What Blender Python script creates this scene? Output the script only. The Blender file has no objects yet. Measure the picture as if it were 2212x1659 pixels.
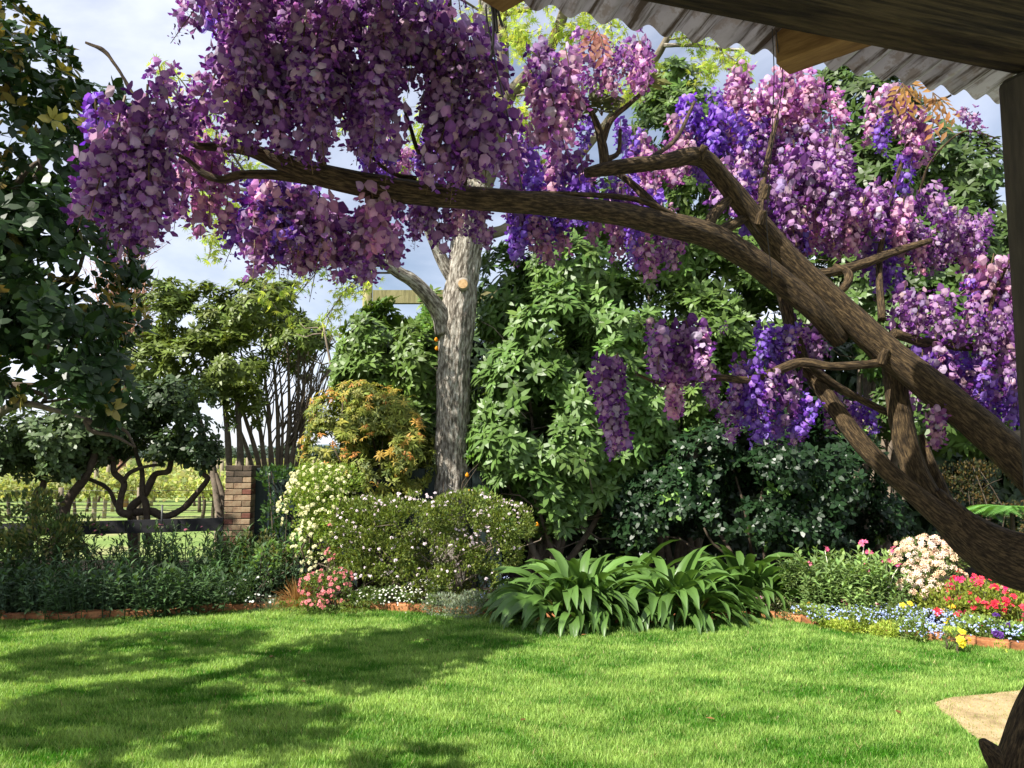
import bpy, bmesh, math, random
import numpy as np
from mathutils import Vector, Matrix, noise

R = math.radians
rng = np.random.default_rng(7)
random.seed(7)
SC = bpy.context.scene
COL = SC.collection

# ------------------------------------------------------------------ camera
PW, PH, FPX, YH = 2212.0, 1659.0, 1661.0, 988.0      # photo measured at 2212 x 1659
TILT = math.atan((YH - PH / 2) / FPX)
CAM = np.array([0.0, 0.0, 1.6])
cam = bpy.data.cameras.new("camera")
cam.sensor_width = 36.0
cam.lens = 36.0 * FPX / PW
cam.clip_start, cam.clip_end = 0.05, 5000
cam_o = bpy.data.objects.new("camera", cam)
COL.objects.link(cam_o)
cam_o.location = CAM
cam_o.rotation_euler = (R(90) + TILT, 0, 0)
SC.camera = cam_o

# ------------------------------------------------------------------ light
SUN_AZ, SUN_EL = R(37), R(46)      # sun to the left of the lens axis and behind it by 37 degrees
TO_SUN = Vector((-math.cos(SUN_AZ) * math.cos(SUN_EL), -math.sin(SUN_AZ) * math.cos(SUN_EL), math.sin(SUN_EL)))
w = bpy.data.worlds.new("World")
SC.world = w
w.use_nodes = True
nt = w.node_tree
nt.nodes.clear()
wo = nt.nodes.new("ShaderNodeOutputWorld")
bg = nt.nodes.new("ShaderNodeBackground")
sky = nt.nodes.new("ShaderNodeTexSky")
sky.sky_type = 'NISHITA'
sky.sun_disc = False
sky.sun_elevation = SUN_EL
sky.sun_rotation = math.atan2(TO_SUN.x, TO_SUN.y)
sky.air_density, sky.dust_density, sky.ozone_density = 1.0, 0.6, 1.6
tc = nt.nodes.new("ShaderNodeTexCoord")
mp = nt.nodes.new("ShaderNodeMapping")
mp.inputs["Scale"].default_value = (1.0, 1.0, 2.2)
mp.inputs["Location"].default_value = (0.9, 0.2, 0.15)
no = nt.nodes.new("ShaderNodeTexNoise")
no.inputs["Scale"].default_value = 1.7
no.inputs["Detail"].default_value = 7
no.inputs["Roughness"].default_value = 0.55
no.inputs["Distortion"].default_value = 0.35
cr = nt.nodes.new("ShaderNodeValToRGB")
cr.color_ramp.elements[0].position = 0.32
cr.color_ramp.elements[0].color = (0.10, 0.10, 0.10, 1)
cr.color_ramp.elements[1].position = 0.66
cr.color_ramp.elements[1].color = (0.92, 0.92, 0.92, 1)
mx = nt.nodes.new("ShaderNodeMix")
mx.data_type = 'RGBA'
mx.inputs["B"].default_value = (11.0, 11.4, 13.2, 1)     # bright thin cloud, in the sky texture's own units
nt.links.new(tc.outputs["Generated"], mp.inputs["Vector"])
nt.links.new(mp.outputs[0], no.inputs["Vector"])
nt.links.new(no.outputs["Fac"], cr.inputs[0])
nt.links.new(cr.outputs[0], mx.inputs["Factor"])
nt.links.new(sky.outputs[0], mx.inputs["A"])
nt.links.new(mx.outputs["Result"], bg.inputs[0])
nt.links.new(bg.outputs[0], wo.inputs[0])
bg.inputs[1].default_value = 0.056
sl = bpy.data.lights.new("sun", 'SUN')
sl.energy = 5.0
sl.angle = R(0.5)
sl.color = (1.0, 0.95, 0.86)
so = bpy.data.objects.new("sun", sl)
COL.objects.link(so)
so.rotation_euler = TO_SUN.to_track_quat('Z', 'Y').to_euler()
SC.view_settings.view_transform = 'Standard'
SC.view_settings.look = 'None'
SC.view_settings.exposure = 1.2
SC.view_settings.gamma = 1.0
SC.view_settings.use_curve_mapping = False
SC.cycles.use_denoising = True
SC.cycles.max_bounces = 7
SC.cycles.diffuse_bounces = 2
SC.cycles.glossy_bounces = 2
SC.cycles.transmission_bounces = 4
SC.cycles.sample_clamp_indirect = 6.0

# ------------------------------------------------------------------ helpers
_f = np.array([0, math.cos(TILT), math.sin(TILT)])
_u = np.array([0, -math.sin(TILT), math.cos(TILT)])
def ray(px, py):
    return np.array([(px - PW / 2) / FPX, 0, 0]) + _u * ((PH / 2 - py) / FPX) + _f
def at(px, py, d):
    r = ray(px, py)
    return CAM + r * (d / r[1])
def gnd(px, py, z=0.0):
    r = ray(px, py)
    return CAM + r * ((z - CAM[2]) / r[2])
def pxm(d):                      # metres per photo pixel at distance d
    return d / FPX

class T:                         # a triangle soup with colours
    def __init__(s, V, F, C=None):
        s.V = np.asarray(V, float).reshape(-1, 3)
        s.F = np.asarray(F, int).reshape(-1, 3)
        s.C = np.ones_like(s.V) if C is None else np.broadcast_to(np.asarray(C, float), s.V.shape).copy()
def join(ts):
    ts = [t for t in ts if len(t.V)]
    n = np.cumsum([0] + [len(t.V) for t in ts])
    return T(np.concatenate([t.V for t in ts]), np.concatenate([t.F + n[i] for i, t in enumerate(ts)]), np.concatenate([t.C for t in ts]))
def norm(a):
    a = np.asarray(a, float)
    return a / np.maximum(np.linalg.norm(a, axis=-1, keepdims=True), 1e-9)
def frames(d, up):               # columns: side, axis d, normal
    d = norm(d)
    x = np.cross(d, up)
    bad = np.linalg.norm(x, axis=-1) < 1e-4
    x[bad] = np.cross(d[bad], np.array([0.3, 0.9, 0.1]))
    x = norm(x)
    return np.stack([x, d, np.cross(x, d)], axis=-1)
def scatter(t, pos, M, s, col):
    pos = np.asarray(pos, float)
    n, k = len(pos), len(t.V)
    s = np.broadcast_to(np.asarray(s, float), (n,))
    V = pos[:, None, :] + np.einsum('nij,kj->nki', M, t.V) * s[:, None, None]
    F = t.F[None] + (np.arange(n) * k)[:, None, None]
    C = np.broadcast_to(np.asarray(col, float), (n, 3))[:, None, :] * t.C[None]
    return T(V.reshape(-1, 3), F.reshape(-1, 3), C.reshape(-1, 3))
def scatter_mix(tl, pos, M, s, col):   # several templates shared out at random
    pick = rng.integers(0, len(tl), len(pos))
    s = np.broadcast_to(np.asarray(s, float), (len(pos),))
    col = np.broadcast_to(np.asarray(col, float), (len(pos), 3))
    return join([scatter(t, pos[pick == i], M[pick == i], s[pick == i], col[pick == i]) for i, t in enumerate(tl) if (pick == i).any()])
def rdir(n):
    return norm(rng.normal(size=(n, 3)))
def vary(col, n, dv=0.25, dh=0.08):
    c = np.asarray(col, float)[None] * (1 + dv * rng.uniform(-1, 1, (n, 1)))
    return np.clip(c * (1 + dh * rng.uniform(-1, 1, (n, 3))), 0.002, 0.95)

def mesh(name, t, mat, smooth=False, tcs=None):
    me = bpy.data.meshes.new(name)
    nv, nf = len(t.V), len(t.F)
    me.vertices.add(nv)
    me.vertices.foreach_set("co", t.V.astype(np.float32).ravel())
    me.loops.add(nf * 3)
    me.loops.foreach_set("vertex_index", t.F.astype(np.int32).ravel())
    me.polygons.add(nf)
    me.polygons.foreach_set("loop_start", np.arange(0, nf * 3, 3, dtype=np.int32))
    me.polygons.foreach_set("use_smooth", np.full(nf, smooth))
    me.update(calc_edges=True)
    a = me.attributes.new("Col", 'FLOAT_COLOR', 'POINT')
    a.data.foreach_set("color", np.concatenate([t.C, np.ones((nv, 1))], 1).astype(np.float32).ravel())
    if tcs is not None:
        b = me.attributes.new("tc", 'FLOAT_VECTOR', 'POINT')
        b.data.foreach_set("vector", np.asarray(tcs, np.float32).ravel())
    me.materials.append(mat)
    return me
def put(name, me, parent=None, M=None):
    o = bpy.data.objects.new(name, me)
    COL.objects.link(o)
    if parent is not None:
        o.parent = parent
    if M is not None:
        o.matrix_basis = M
    return o
def tag(o, label, cat, group=None):
    o["label"] = label
    o["category"] = cat
    if group:
        o["group"] = group
    return o
def stuff(o):
    o["kind"] = "stuff"
    return o
def structure(o):
    o["kind"] = "structure"
    return o
def thing(name, loc, label, cat, group=None):
    o = bpy.data.objects.new(name, None)
    o.empty_display_size = 0.2
    COL.objects.link(o)
    o.location = loc
    return tag(o, label, cat, group)
def part(name, t, mat, root, smooth=False, tcs=None):    # world-space soup -> child of root
    off = np.array(root.location) if root else np.zeros(3)
    p = root
    while p is not None and p.parent is not None:
        p = p.parent
        off = off + np.array(p.location)
    t2 = T(t.V - off, t.F, t.C)
    return put(name, mesh(name, t2, mat, smooth, tcs), root)
def m44(M, pos, s=1.0):
    m = Matrix(((M[0][0] * s, M[0][1] * s, M[0][2] * s, pos[0]), (M[1][0] * s, M[1][1] * s, M[1][2] * s, pos[1]), (M[2][0] * s, M[2][1] * s, M[2][2] * s, pos[2]), (0, 0, 0, 1)))
    return m
def pieces(name, meshes, root, pos, M, s):               # many child objects sharing a few meshes
    off = np.array(root.location)
    s = np.broadcast_to(np.asarray(s, float), (len(pos),))
    out = []
    for i in range(len(pos)):
        out.append(put(name, meshes[i % len(meshes)], root, m44(M[i], pos[i] - off, s[i])))
    return out

def spline(P, n):
    P = np.asarray(P, float)
    if len(P) < 3:
        t = np.linspace(0, 1, n)[:, None]
        return P[0] * (1 - t) + P[-1] * t
    Q = np.vstack([2 * P[0] - P[1], P, 2 * P[-1] - P[-2]])
    seg = len(P) - 1
    u = np.linspace(0, seg - 1e-6, n)
    i = u.astype(int)
    t = (u - i)[:, None]
    a, b, c, d = Q[i], Q[i + 1], Q[i + 2], Q[i + 3]
    return 0.5 * (2 * b + (c - a) * t + (2 * a - 5 * b + 4 * c - d) * t ** 2 + (3 * b - a - 3 * c + d) * t ** 3)
def tube(P, rad, n=None, sides=8, bump=0.0, col=(1, 1, 1), cap=True):
    """tapered limb along a smooth path; returns soup and its bark coordinates"""
    P = np.asarray(P, float)
    n = n or max(4, len(P) * 4)
    if n <= 3:
        Q = np.concatenate([P, np.asarray(rad, float)[:, None]], 1)
        n = len(Q)
    else:
        Q = spline(np.concatenate([P, np.asarray(rad, float)[:, None]], 1), n)
    C, r = Q[:, :3], np.maximum(Q[:, 3], 1e-4)
    tg = norm(np.gradient(C, axis=0))
    ref = np.array([0.13, 0.21, 0.97]) if abs(tg[0][2]) < 0.8 else np.array([0.9, 0.35, 0.1])
    X = np.zeros_like(C)
    x = norm(np.cross(tg[0], ref))
    for i in range(n):
        x = norm(x - tg[i] * np.dot(x, tg[i]))
        X[i] = x
    Y = np.cross(tg, X)
    a = np.linspace(0, 2 * math.pi, sides, endpoint=False)
    rr = np.repeat(r[:, None], sides, 1)
    L = np.concatenate([[0], np.cumsum(np.linalg.norm(np.diff(C, axis=0), axis=1))])
    if bump:
        ph = rng.uniform(0, 9)
        for i in range(n):
            for j in range(sides):
                v = Vector((math.cos(a[j]) * 1.6, math.sin(a[j]) * 1.6, L[i] / max(r.mean(), .005) * 0.22 + ph))
                rr[i, j] *= 1 + bump * (noise.noise(v) + 0.5 * noise.noise(v * 2.7))
    V = C[:, None] + rr[..., None] * (np.cos(a)[None, :, None] * X[:, None] + np.sin(a)[None, :, None] * Y[:, None])
    tcs = np.stack([rr * np.cos(a), rr * np.sin(a), np.repeat(L[:, None], sides, 1)], -1).reshape(-1, 3)
    F = []
    i = np.arange(n - 1)[:, None] * sides
    j = np.arange(sides)[None]
    k = (j + 1) % sides
    A, B, Cc, D = i + j, i + k, i + sides + k, i + sides + j
    F = np.concatenate([np.stack([A, B, Cc], -1).reshape(-1, 3), np.stack([A, Cc, D], -1).reshape(-1, 3)])
    V = V.reshape(-1, 3)
    if cap:
        for e, off in ((0, 0), (n - 1, (n - 1) * sides)):
            V = np.vstack([V, C[e]])
            tcs = np.vstack([tcs, [0, 0, L[e]]])
            ci = len(V) - 1
            ring = off + np.arange(sides)
            nx = off + (np.arange(sides) + 1) % sides
            f = np.stack([np.full(sides, ci), nx if e == 0 else ring, ring if e == 0 else nx], -1)
            F = np.vstack([F, f])
    t = T(V, F, col)
    t.tcs = tcs
    t.dirs = norm((np.cos(a)[None, :, None] * X[:, None] + np.sin(a)[None, :, None] * Y[:, None]).reshape(-1, 3))
    return t
def join_tubes(ts):
    t = join(ts)
    t.tcs = np.concatenate([x.tcs for x in ts])
    return t
def box(x0, x1, y0, y1, z0, z1, col=(1, 1, 1)):
    V = [(x, y, z) for z in (z0, z1) for y in (y0, y1) for x in (x0, x1)]
    F = [(0, 2, 1), (1, 2, 3), (4, 5, 6), (5, 7, 6), (0, 1, 4), (1, 5, 4), (2, 6, 3), (3, 6, 7), (0, 4, 2), (2, 4, 6), (1, 3, 5), (3, 7, 5)]
    return T(V, F, col)
def bevel_box_mesh(name, sx, sy, sz, b, mat, jitter=0.0):
    bm = bmesh.new()
    bmesh.ops.create_cube(bm, size=1)
    for v in bm.verts:
        v.co = Vector((v.co.x * sx, v.co.y * sy, v.co.z * sz)) + Vector((random.uniform(-1, 1), random.uniform(-1, 1), random.uniform(-1, 1))) * jitter
    bmesh.ops.bevel(bm, geom=bm.edges[:], offset=b, segments=1, affect='EDGES')
    me = bpy.data.meshes.new(name)
    bm.to_mesh(me)
    bm.free()
    me.materials.append(mat)
    return me

# ------------------------------------------------------------------ materials
def newmat(name):
    m = bpy.data.materials.new(name)
    m.use_nodes = True
    n = m.node_tree
    n.nodes.clear()
    out = n.nodes.new("ShaderNodeOutputMaterial")
    return m, n, out
def L(n, a, b):
    n.links.new(a, b)
def leaf_mat(name, rough=0.4, spec=0.5, trans=0.3, tcol=(1.3, 1.25, 0.6), orand=0.25, bump=0.0):
    m, n, out = newmat(name)
    at_ = n.nodes.new("ShaderNodeAttribute")
    at_.attribute_name = "Col"
    oi = n.nodes.new("ShaderNodeObjectInfo")
    mr = n.nodes.new("ShaderNodeMapRange")
    mr.inputs["To Min"].default_value = 1 - orand
    mr.inputs["To Max"].default_value = 1 + orand
    L(n, oi.outputs["Random"], mr.inputs["Value"])
    mul = n.nodes.new("ShaderNodeVectorMath")
    mul.operation = 'SCALE'
    L(n, at_.outputs["Color"], mul.inputs[0])
    L(n, mr.outputs[0], mul.inputs["Scale"])
    p = n.nodes.new("ShaderNodeBsdfPrincipled")
    p.inputs["Roughness"].default_value = rough
    p.inputs["Specular IOR Level"].default_value = spec
    L(n, mul.outputs[0], p.inputs["Base Color"])
    if bump:
        nz = n.nodes.new("ShaderNodeTexNoise")
        nz.inputs["Scale"].default_value = 60
        b = n.nodes.new("ShaderNodeBump")
        b.inputs["Strength"].default_value = bump
        b.inputs["Distance"].default_value = 0.01
        L(n, nz.outputs["Fac"], b.inputs["Height"])
        L(n, b.outputs[0], p.inputs["Normal"])
    if trans <= 0:
        L(n, p.outputs[0], out.inputs[0])
        return m
    tm = n.nodes.new("ShaderNodeVectorMath")
    tm.operation = 'MULTIPLY'
    tm.inputs[1].default_value = tcol
    L(n, mul.outputs[0], tm.inputs[0])
    tr = n.nodes.new("ShaderNodeBsdfTranslucent")
    L(n, tm.outputs[0], tr.inputs[0])
    ms = n.nodes.new("ShaderNodeMixShader")
    ms.inputs[0].default_value = trans
    L(n, p.outputs[0], ms.inputs[1])
    L(n, tr.outputs[0], ms.inputs[2])
    L(n, ms.outputs[0], out.inputs[0])
    return m
def surf_mat(name, cols, scale=4.0, detail=6, rough=0.85, bump=0.4, dist=0.02, coord="Object", mapscale=(1, 1, 1), attr=None, spec=0.3, ramp=(0.3, 0.7), bscale=None, orand=0.0, second=None):
    """colour ramp over noise, with bump from finer noise"""
    m, n, out = newmat(name)
    if attr:
        src = n.nodes.new("ShaderNodeAttribute")
        src.attribute_name = attr
        vec = src.outputs["Vector"]
    else:
        src = n.nodes.new("ShaderNodeTexCoord")
        vec = src.outputs[coord]
    mp_ = n.nodes.new("ShaderNodeMapping")
    mp_.inputs["Scale"].default_value = mapscale
    L(n, vec, mp_.inputs[0])
    nz = n.nodes.new("ShaderNodeTexNoise")
    nz.inputs["Scale"].default_value = scale
    nz.inputs["Detail"].default_value = detail
    nz.inputs["Roughness"].default_value = 0.62
    L(n, mp_.outputs[0], nz.inputs["Vector"])
    rp = n.nodes.new("ShaderNodeValToRGB")
    els = rp.color_ramp.elements
    while len(els) < len(cols):
        els.new(0.5)
    for i, c in enumerate(cols):
        els[i].position = ramp[0] + (ramp[1] - ramp[0]) * i / (len(cols) - 1)
        els[i].color = (*c, 1)
    L(n, nz.outputs["Fac"], rp.inputs[0])
    colout = rp.outputs[0]
    if second:                      # patches of a second colour
        sc_, thr, c2 = second
        n2 = n.nodes.new("ShaderNodeTexNoise")
        n2.inputs["Scale"].default_value = sc_
        n2.inputs["Detail"].default_value = 5
        L(n, vec, n2.inputs["Vector"])
        r2 = n.nodes.new("ShaderNodeValToRGB")
        r2.color_ramp.elements[0].position = thr
        r2.color_ramp.elements[1].position = thr + 0.12
        L(n, n2.outputs["Fac"], r2.inputs[0])
        mm = n.nodes.new("ShaderNodeMix")
        mm.data_type = 'RGBA'
        mm.inputs["B"].default_value = (*c2, 1)
        L(n, r2.outputs[0], mm.inputs["Factor"])
        L(n, colout, mm.inputs["A"])
        colout = mm.outputs["Result"]
    if orand:
        oi = n.nodes.new("ShaderNodeObjectInfo")
        hs = n.nodes.new("ShaderNodeHueSaturation")
        mr = n.nodes.new("ShaderNodeMapRange")
        mr.inputs["To Min"].default_value = 1 - orand
        mr.inputs["To Max"].default_value = 1 + orand
        L(n, oi.outputs["Random"], mr.inputs["Value"])
        L(n, mr.outputs[0], hs.inputs["Value"])
        L(n, colout, hs.inputs["Color"])
        colout = hs.outputs[0]
    p = n.nodes.new("ShaderNodeBsdfPrincipled")
    p.inputs["Roughness"].default_value = rough
    p.inputs["Specular IOR Level"].default_value = spec
    L(n, colout, p.inputs["Base Color"])
    if bump:
        nb = n.nodes.new("ShaderNodeTexNoise")
        nb.inputs["Scale"].default_value = bscale or scale * 3
        nb.inputs["Detail"].default_value = 8
        nb.inputs["Roughness"].default_value = 0.65
        L(n, mp_.outputs[0], nb.inputs["Vector"])
        b = n.nodes.new("ShaderNodeBump")
        b.inputs["Strength"].default_value = bump
        b.inputs["Distance"].default_value = dist
        L(n, nb.outputs["Fac"], b.inputs["Height"])
        L(n, b.outputs[0], p.inputs["Normal"])
    L(n, p.outputs[0], out.inputs[0])
    return m

M_leaf = leaf_mat("glossy_leaf", 0.42, 0.32, 0.22)
M_leafdark = leaf_mat("dark_magnolia_leaf", 0.40, 0.22, 0.16)
M_leafsoft = leaf_mat("soft_leaf", 0.55, 0.35, 0.35)
M_leafthin = leaf_mat("thin_spring_leaf", 0.6, 0.3, 0.5, (1.25, 1.2, 0.7))
M_petal = leaf_mat("petal", 0.6, 0.2, 0.35, (1.25, 0.85, 1.2), 0.2)
M_flower = leaf_mat("flower", 0.6, 0.2, 0.3, (1.1, 1.0, 1.0), 0.15)
M_strap = leaf_mat("strap_leaf", 0.42, 0.45, 0.25, (1.2, 1.2, 0.6), 0.22)
M_grass = leaf_mat("grass_blade", 0.55, 0.3, 0.4, (1.2, 1.2, 0.6), 0.0)
M_twig = surf_mat("twig_bark", [(0.035, 0.025, 0.017), (0.10, 0.075, 0.05)], 20, attr="tc", bump=0.3, dist=0.004)
M_twigpale = surf_mat("pale_twig_bark", [(0.10, 0.08, 0.06), (0.24, 0.19, 0.14)], 14, attr="tc", bump=0.3, dist=0.004)
M_twigred = surf_mat("reddish_twig", [(0.24, 0.11, 0.07), (0.40, 0.22, 0.15)], 8, attr="tc", bump=0.0)
M_vinewood = surf_mat("wisteria_bark", [(0.018, 0.011, 0.005), (0.062, 0.040, 0.018), (0.15, 0.10, 0.048)], 210, attr="tc", mapscale=(1, 1, 0.18), bump=1.0, dist=0.012, bscale=190, rough=0.85, ramp=(.38, .64))
M_oak = surf_mat("oak_bark", [(0.09, 0.075, 0.058), (0.28, 0.245, 0.20), (0.48, 0.45, 0.39)], 36, attr="tc", mapscale=(1, 1, 0.26), bump=1.0, dist=0.05, bscale=46, rough=0.9, ramp=(.40, .62), second=(3.2, 0.64, (0.52, 0.49, 0.42)))
M_lichen = surf_mat("lichened_bark", [(0.05, 0.042, 0.03), (0.16, 0.135, 0.10), (0.24, 0.2, 0.14)], 12, attr="tc", mapscale=(1, 1, 0.4), bump=0.8, dist=0.03, rough=0.9, second=(4.0, 0.60, (0.36, 0.22, 0.05)))

# ================================================================== the setting
M_soil = surf_mat("garden_soil", [(0.018, 0.012, 0.008), (0.05, 0.035, 0.022)], 9, bump=1.0, dist=0.05, bscale=30, rough=0.95)
M_field = surf_mat("vineyard_grass", [(0.10, 0.17, 0.035), (0.17, 0.24, 0.06), (0.28, 0.27, 0.12)], 0.6, bump=0.6, dist=0.05, bscale=12, rough=0.95)
M_lawn = surf_mat("lawn_base", [(0.045, 0.10, 0.012), (0.08, 0.16, 0.025)], 3, bump=0.6, dist=0.02, bscale=80, rough=0.95)
M_sand = surf_mat("bare_sandy_soil", [(0.20, 0.145, 0.07), (0.36, 0.265, 0.14), (0.42, 0.33, 0.19)], 7, bump=0.6, dist=0.01, bscale=120, rough=0.95)
M_brick = surf_mat("old_brick", [(0.12, 0.075, 0.048), (0.23, 0.15, 0.09), (0.31, 0.24, 0.15)], 9, bump=0.6, dist=0.006, bscale=60, rough=0.9, orand=0.35)
M_brickred = surf_mat("red_brick", [(0.12, 0.045, 0.03), (0.20, 0.08, 0.055)], 9, bump=0.6, dist=0.006, bscale=60, rough=0.9, orand=0.35)
M_brickdark = surf_mat("sooty_brick", [(0.04, 0.03, 0.022), (0.11, 0.08, 0.055)], 12, bump=0.6, dist=0.006, bscale=60, rough=0.9, orand=0.3)
M_mortar = surf_mat("mortar", [(0.10, 0.085, 0.065), (0.20, 0.17, 0.13)], 20, bump=0.6, dist=0.005, bscale=90, rough=0.95)
M_edgebrick = surf_mat("mossy_edging_brick", [(0.11, 0.045, 0.02), (0.33, 0.13, 0.05), (0.42, 0.20, 0.09)], 11, bump=0.8, dist=0.008, bscale=50, rough=0.9, orand=0.3, second=(9, 0.62, (0.07, 0.08, 0.02)))
M_black = surf_mat("black_stained_timber", [(0.006, 0.006, 0.007), (0.016, 0.016, 0.018)], 8, mapscale=(1, 8, 8), bump=0.3, dist=0.004, rough=0.6)
M_green = surf_mat("dark_green_fence_paint", [(0.008, 0.016, 0.015), (0.016, 0.030, 0.028)], 5, mapscale=(6, 6, 0.6), bump=0.3, dist=0.004, rough=0.55)
M_post = surf_mat("weathered_vineyard_post", [(0.16, 0.13, 0.09), (0.34, 0.28, 0.19)], 8, mapscale=(2, 2, 0.5), bump=0.4, dist=0.01, orand=0.25)
M_pole = surf_mat("mossy_round_pole", [(0.11, 0.10, 0.045), (0.22, 0.20, 0.09), (0.28, 0.25, 0.13)], 9, mapscale=(3, 3, 0.5), bump=0.5, dist=0.01)
M_wire = surf_mat("dark_wire", [(0.02, 0.02, 0.02), (0.05, 0.05, 0.05)], 5, bump=0, rough=0.5, spec=0.5)
M_hill = surf_mat("far_hill", [(0.09, 0.13, 0.15), (0.13, 0.18, 0.19)], 0.05, bump=0, rough=1)  # blue-grey tone stands in for haze over the hills

def sheet(name, poly, z, mat, label=None):
    me = bpy.data.meshes.new(name)
    bm = bmesh.new()
    vs = [bm.verts.new((p[0], p[1], z)) for p in poly]
    f = bm.faces.new(vs)
    bm.normal_update()
    if f.normal.z < 0:
        f.normal_flip()
    bm.to_mesh(me)
    bm.free()
    me.materials.append(mat)
    return structure(put(name, me))

sheet("ground", [(-1500, -60), (1500, -60), (1500, 3000), (-1500, 3000)], -0.06, M_field)
# soil of the beds, a little uneven
nx, ny = 90, 50
gx, gy = np.meshgrid(np.linspace(-11, 11, nx), np.linspace(4.6, 12.2, ny))
gz = np.array([[0.03 + 0.03 * noise.noise(Vector((x * 1.7, y * 1.7, 3))) for x, y in zip(r1, r2)] for r1, r2 in zip(gx, gy)])
gz[0, :] = -0.1; gz[-1, :] = -0.1; gz[:, 0] = -0.1; gz[:, -1] = -0.1
V = np.stack([gx, gy, gz], -1).reshape(-1, 3)
ii = (np.arange(ny - 1)[:, None] * nx + np.arange(nx - 1)[None]).ravel()
F = np.concatenate([np.stack([ii, ii + 1, ii + nx + 1], -1), np.stack([ii, ii + nx + 1, ii + nx], -1)])
structure(put("garden_bed_soil", mesh("garden_bed_soil", T(V, F), M_soil, True)))

# lawn outline: its far edge follows the beds
EDGE_PX = [(-420, 1362), (-200, 1356), (0, 1350), (150, 1349), (300, 1343), (450, 1333), (600, 1324), (700, 1321), (860, 1330), (1060, 1340), (1150, 1350), (1360, 1358), (1540, 1350), (1650, 1345), (1800, 1366), (2000, 1393), (2212, 1419), (2420, 1446), (2700, 1490)]
EDGE = np.array([gnd(x, y, 0.05)[:2] for x, y in EDGE_PX])
EDGES = spline(np.concatenate([EDGE, np.zeros((len(EDGE), 1))], 1), 260)[:, :2]
lawn_poly = [(-9.0, 3.2)] + [(EDGES[0][0] - 3, EDGES[0][1])] + [tuple(p) for p in EDGES] + [(9.0, EDGES[-1][1] - 1), (9.0, 3.2)]
sheet("lawn", lawn_poly, 0.085, M_lawn)
LZ = 0.085
M_pave = surf_mat('pale_concrete_paving', [(0.16, 0.153, 0.14), (0.24, 0.23, 0.21)], 3, bump=0.3, dist=0.004, bscale=80, rough=0.9)
sheet('patio', [(-9.0, -4.0), (9.0, -4.0), (9.0, 3.19), (-9.0, 3.19)], 0.09, M_pave)
def edge_y(x):
    return np.interp(x, EDGES[:, 0], EDGES[:, 1])
# worn sandy patch
PATCH_PX = [(2022, 1520), (2060, 1508), (2130, 1501), (2212, 1493), (2290, 1494), (2350, 1530), (2330, 1590), (2240, 1612), (2150, 1612), (2105, 1592), (2060, 1558), (2035, 1538)]
PATCH = np.array([gnd(x, y, LZ)[:2] for x, y in PATCH_PX])
pc = PATCH.mean(0)
pp = spline(np.concatenate([np.vstack([PATCH, PATCH[:1]]), np.zeros((len(PATCH) + 1, 1))], 1), 90)[:-1, :2]
pp = np.array([pc + (p - pc) * (1 + 0.06 * noise.noise(Vector((p[0] * 9, p[1] * 9, 0)))) for p in pp])
sheet("bare_patch", [tuple(p) for p in pp], LZ + 0.005, M_sand)
def in_patch(P):
    d = P - pc
    a = np.arctan2(d[:, 1], d[:, 0])
    dp = pp - pc
    ap = np.arctan2(dp[:, 1], dp[:, 0])
    o = np.argsort(ap)
    rr = np.interp(a, ap[o], np.linalg.norm(dp[o], axis=1), period=2 * math.pi)
    return np.linalg.norm(d, axis=1) / rr

# grass blades
def lawn_blades():
    N = 860000
    y = 3.22 + (8.3 - 3.22) * rng.random(N) ** 1.2
    half = y * 0.76 + 0.5
    x = rng.uniform(-1, 1, N) * half
    keep = y < edge_y(x) - 0.015 + 0.02 * rng.random(N)
    # the near edge only as far as the lens sees
    x, y = x[keep], y[keep]
    rp = in_patch(np.stack([x, y], 1))
    keep = (rp > 0.93 + 0.12 * rng.random(len(x))) | (rng.random(len(x)) < 0.16 + 0.5 * np.clip(rp - .55, 0, 1))
    x, y, rp = x[keep], y[keep], rp[keep]
    n = len(x)
    # mottling: tufts of paler, drier grass against deeper green, streaked along the mowing
    g = lambda sx, sy, ph: np.sin(x * sx + ph + 1.7 * np.sin(y * sy * 0.6 + ph)) * np.sin(y * sy + 1.3 * ph + 1.4 * np.sin(x * sx * 0.45))
    mot = 0.45 * g(2.3, 6.1, .3) + 0.35 * g(5.1, 11.0, 1.9) + 0.3 * g(9.7, 17.0, 4.1) + 0.3 * g(15, 29, 2.2)
    mot = np.clip(0.47 + 0.75 * mot + rng.normal(0, 0.22, n), 0, 1)
    dark = np.array([0.048, 0.180, 0.006]); pale = np.array([0.35, 0.50, 0.125]); dry = np.array([0.40, 0.34, 0.16])
    c = dark * (1 - mot[:, None]) + pale * mot[:, None]
    c[rng.random(n) < 0.025] = dry
    c[rp < 1.0] = c[rp < 1.0] * 0.3 + dry * 0.7
    c = np.clip(c * rng.uniform(0.65, 1.4, (n, 1)), 0, .8)  # wide brightness spread also stands in for glints on blade tips
    a = rng.uniform(0, 2 * math.pi, n)
    h = rng.uniform(0.016, 0.036, n) * (0.85 + 0.4 * mot)
    h[rp < 1.05] *= 0.5
    wd = rng.uniform(0.0016, 0.0032, n) * (0.6 + y / 7)
    ln = rng.uniform(0.15, 0.9, n) * h
    la = rng.uniform(0, 2 * math.pi, n)
    b = np.stack([x, y, np.full(n, LZ)], 1)
    s = np.stack([np.cos(a), np.sin(a), np.zeros(n)], 1) * wd[:, None]
    tip = b + np.stack([np.cos(la) * ln, np.sin(la) * ln, h], 1)
    V = np.stack([b - s, b + s, tip], 1).reshape(-1, 3)
    F = np.arange(n * 3).reshape(-1, 3)
    return T(V, F, np.repeat(c, 3, 0))
g = stuff(put("lawn_grass", mesh("lawn_grass", lawn_blades(), M_grass)))
tag(g, "short mown green grass covering the lawn", "grass")

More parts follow.
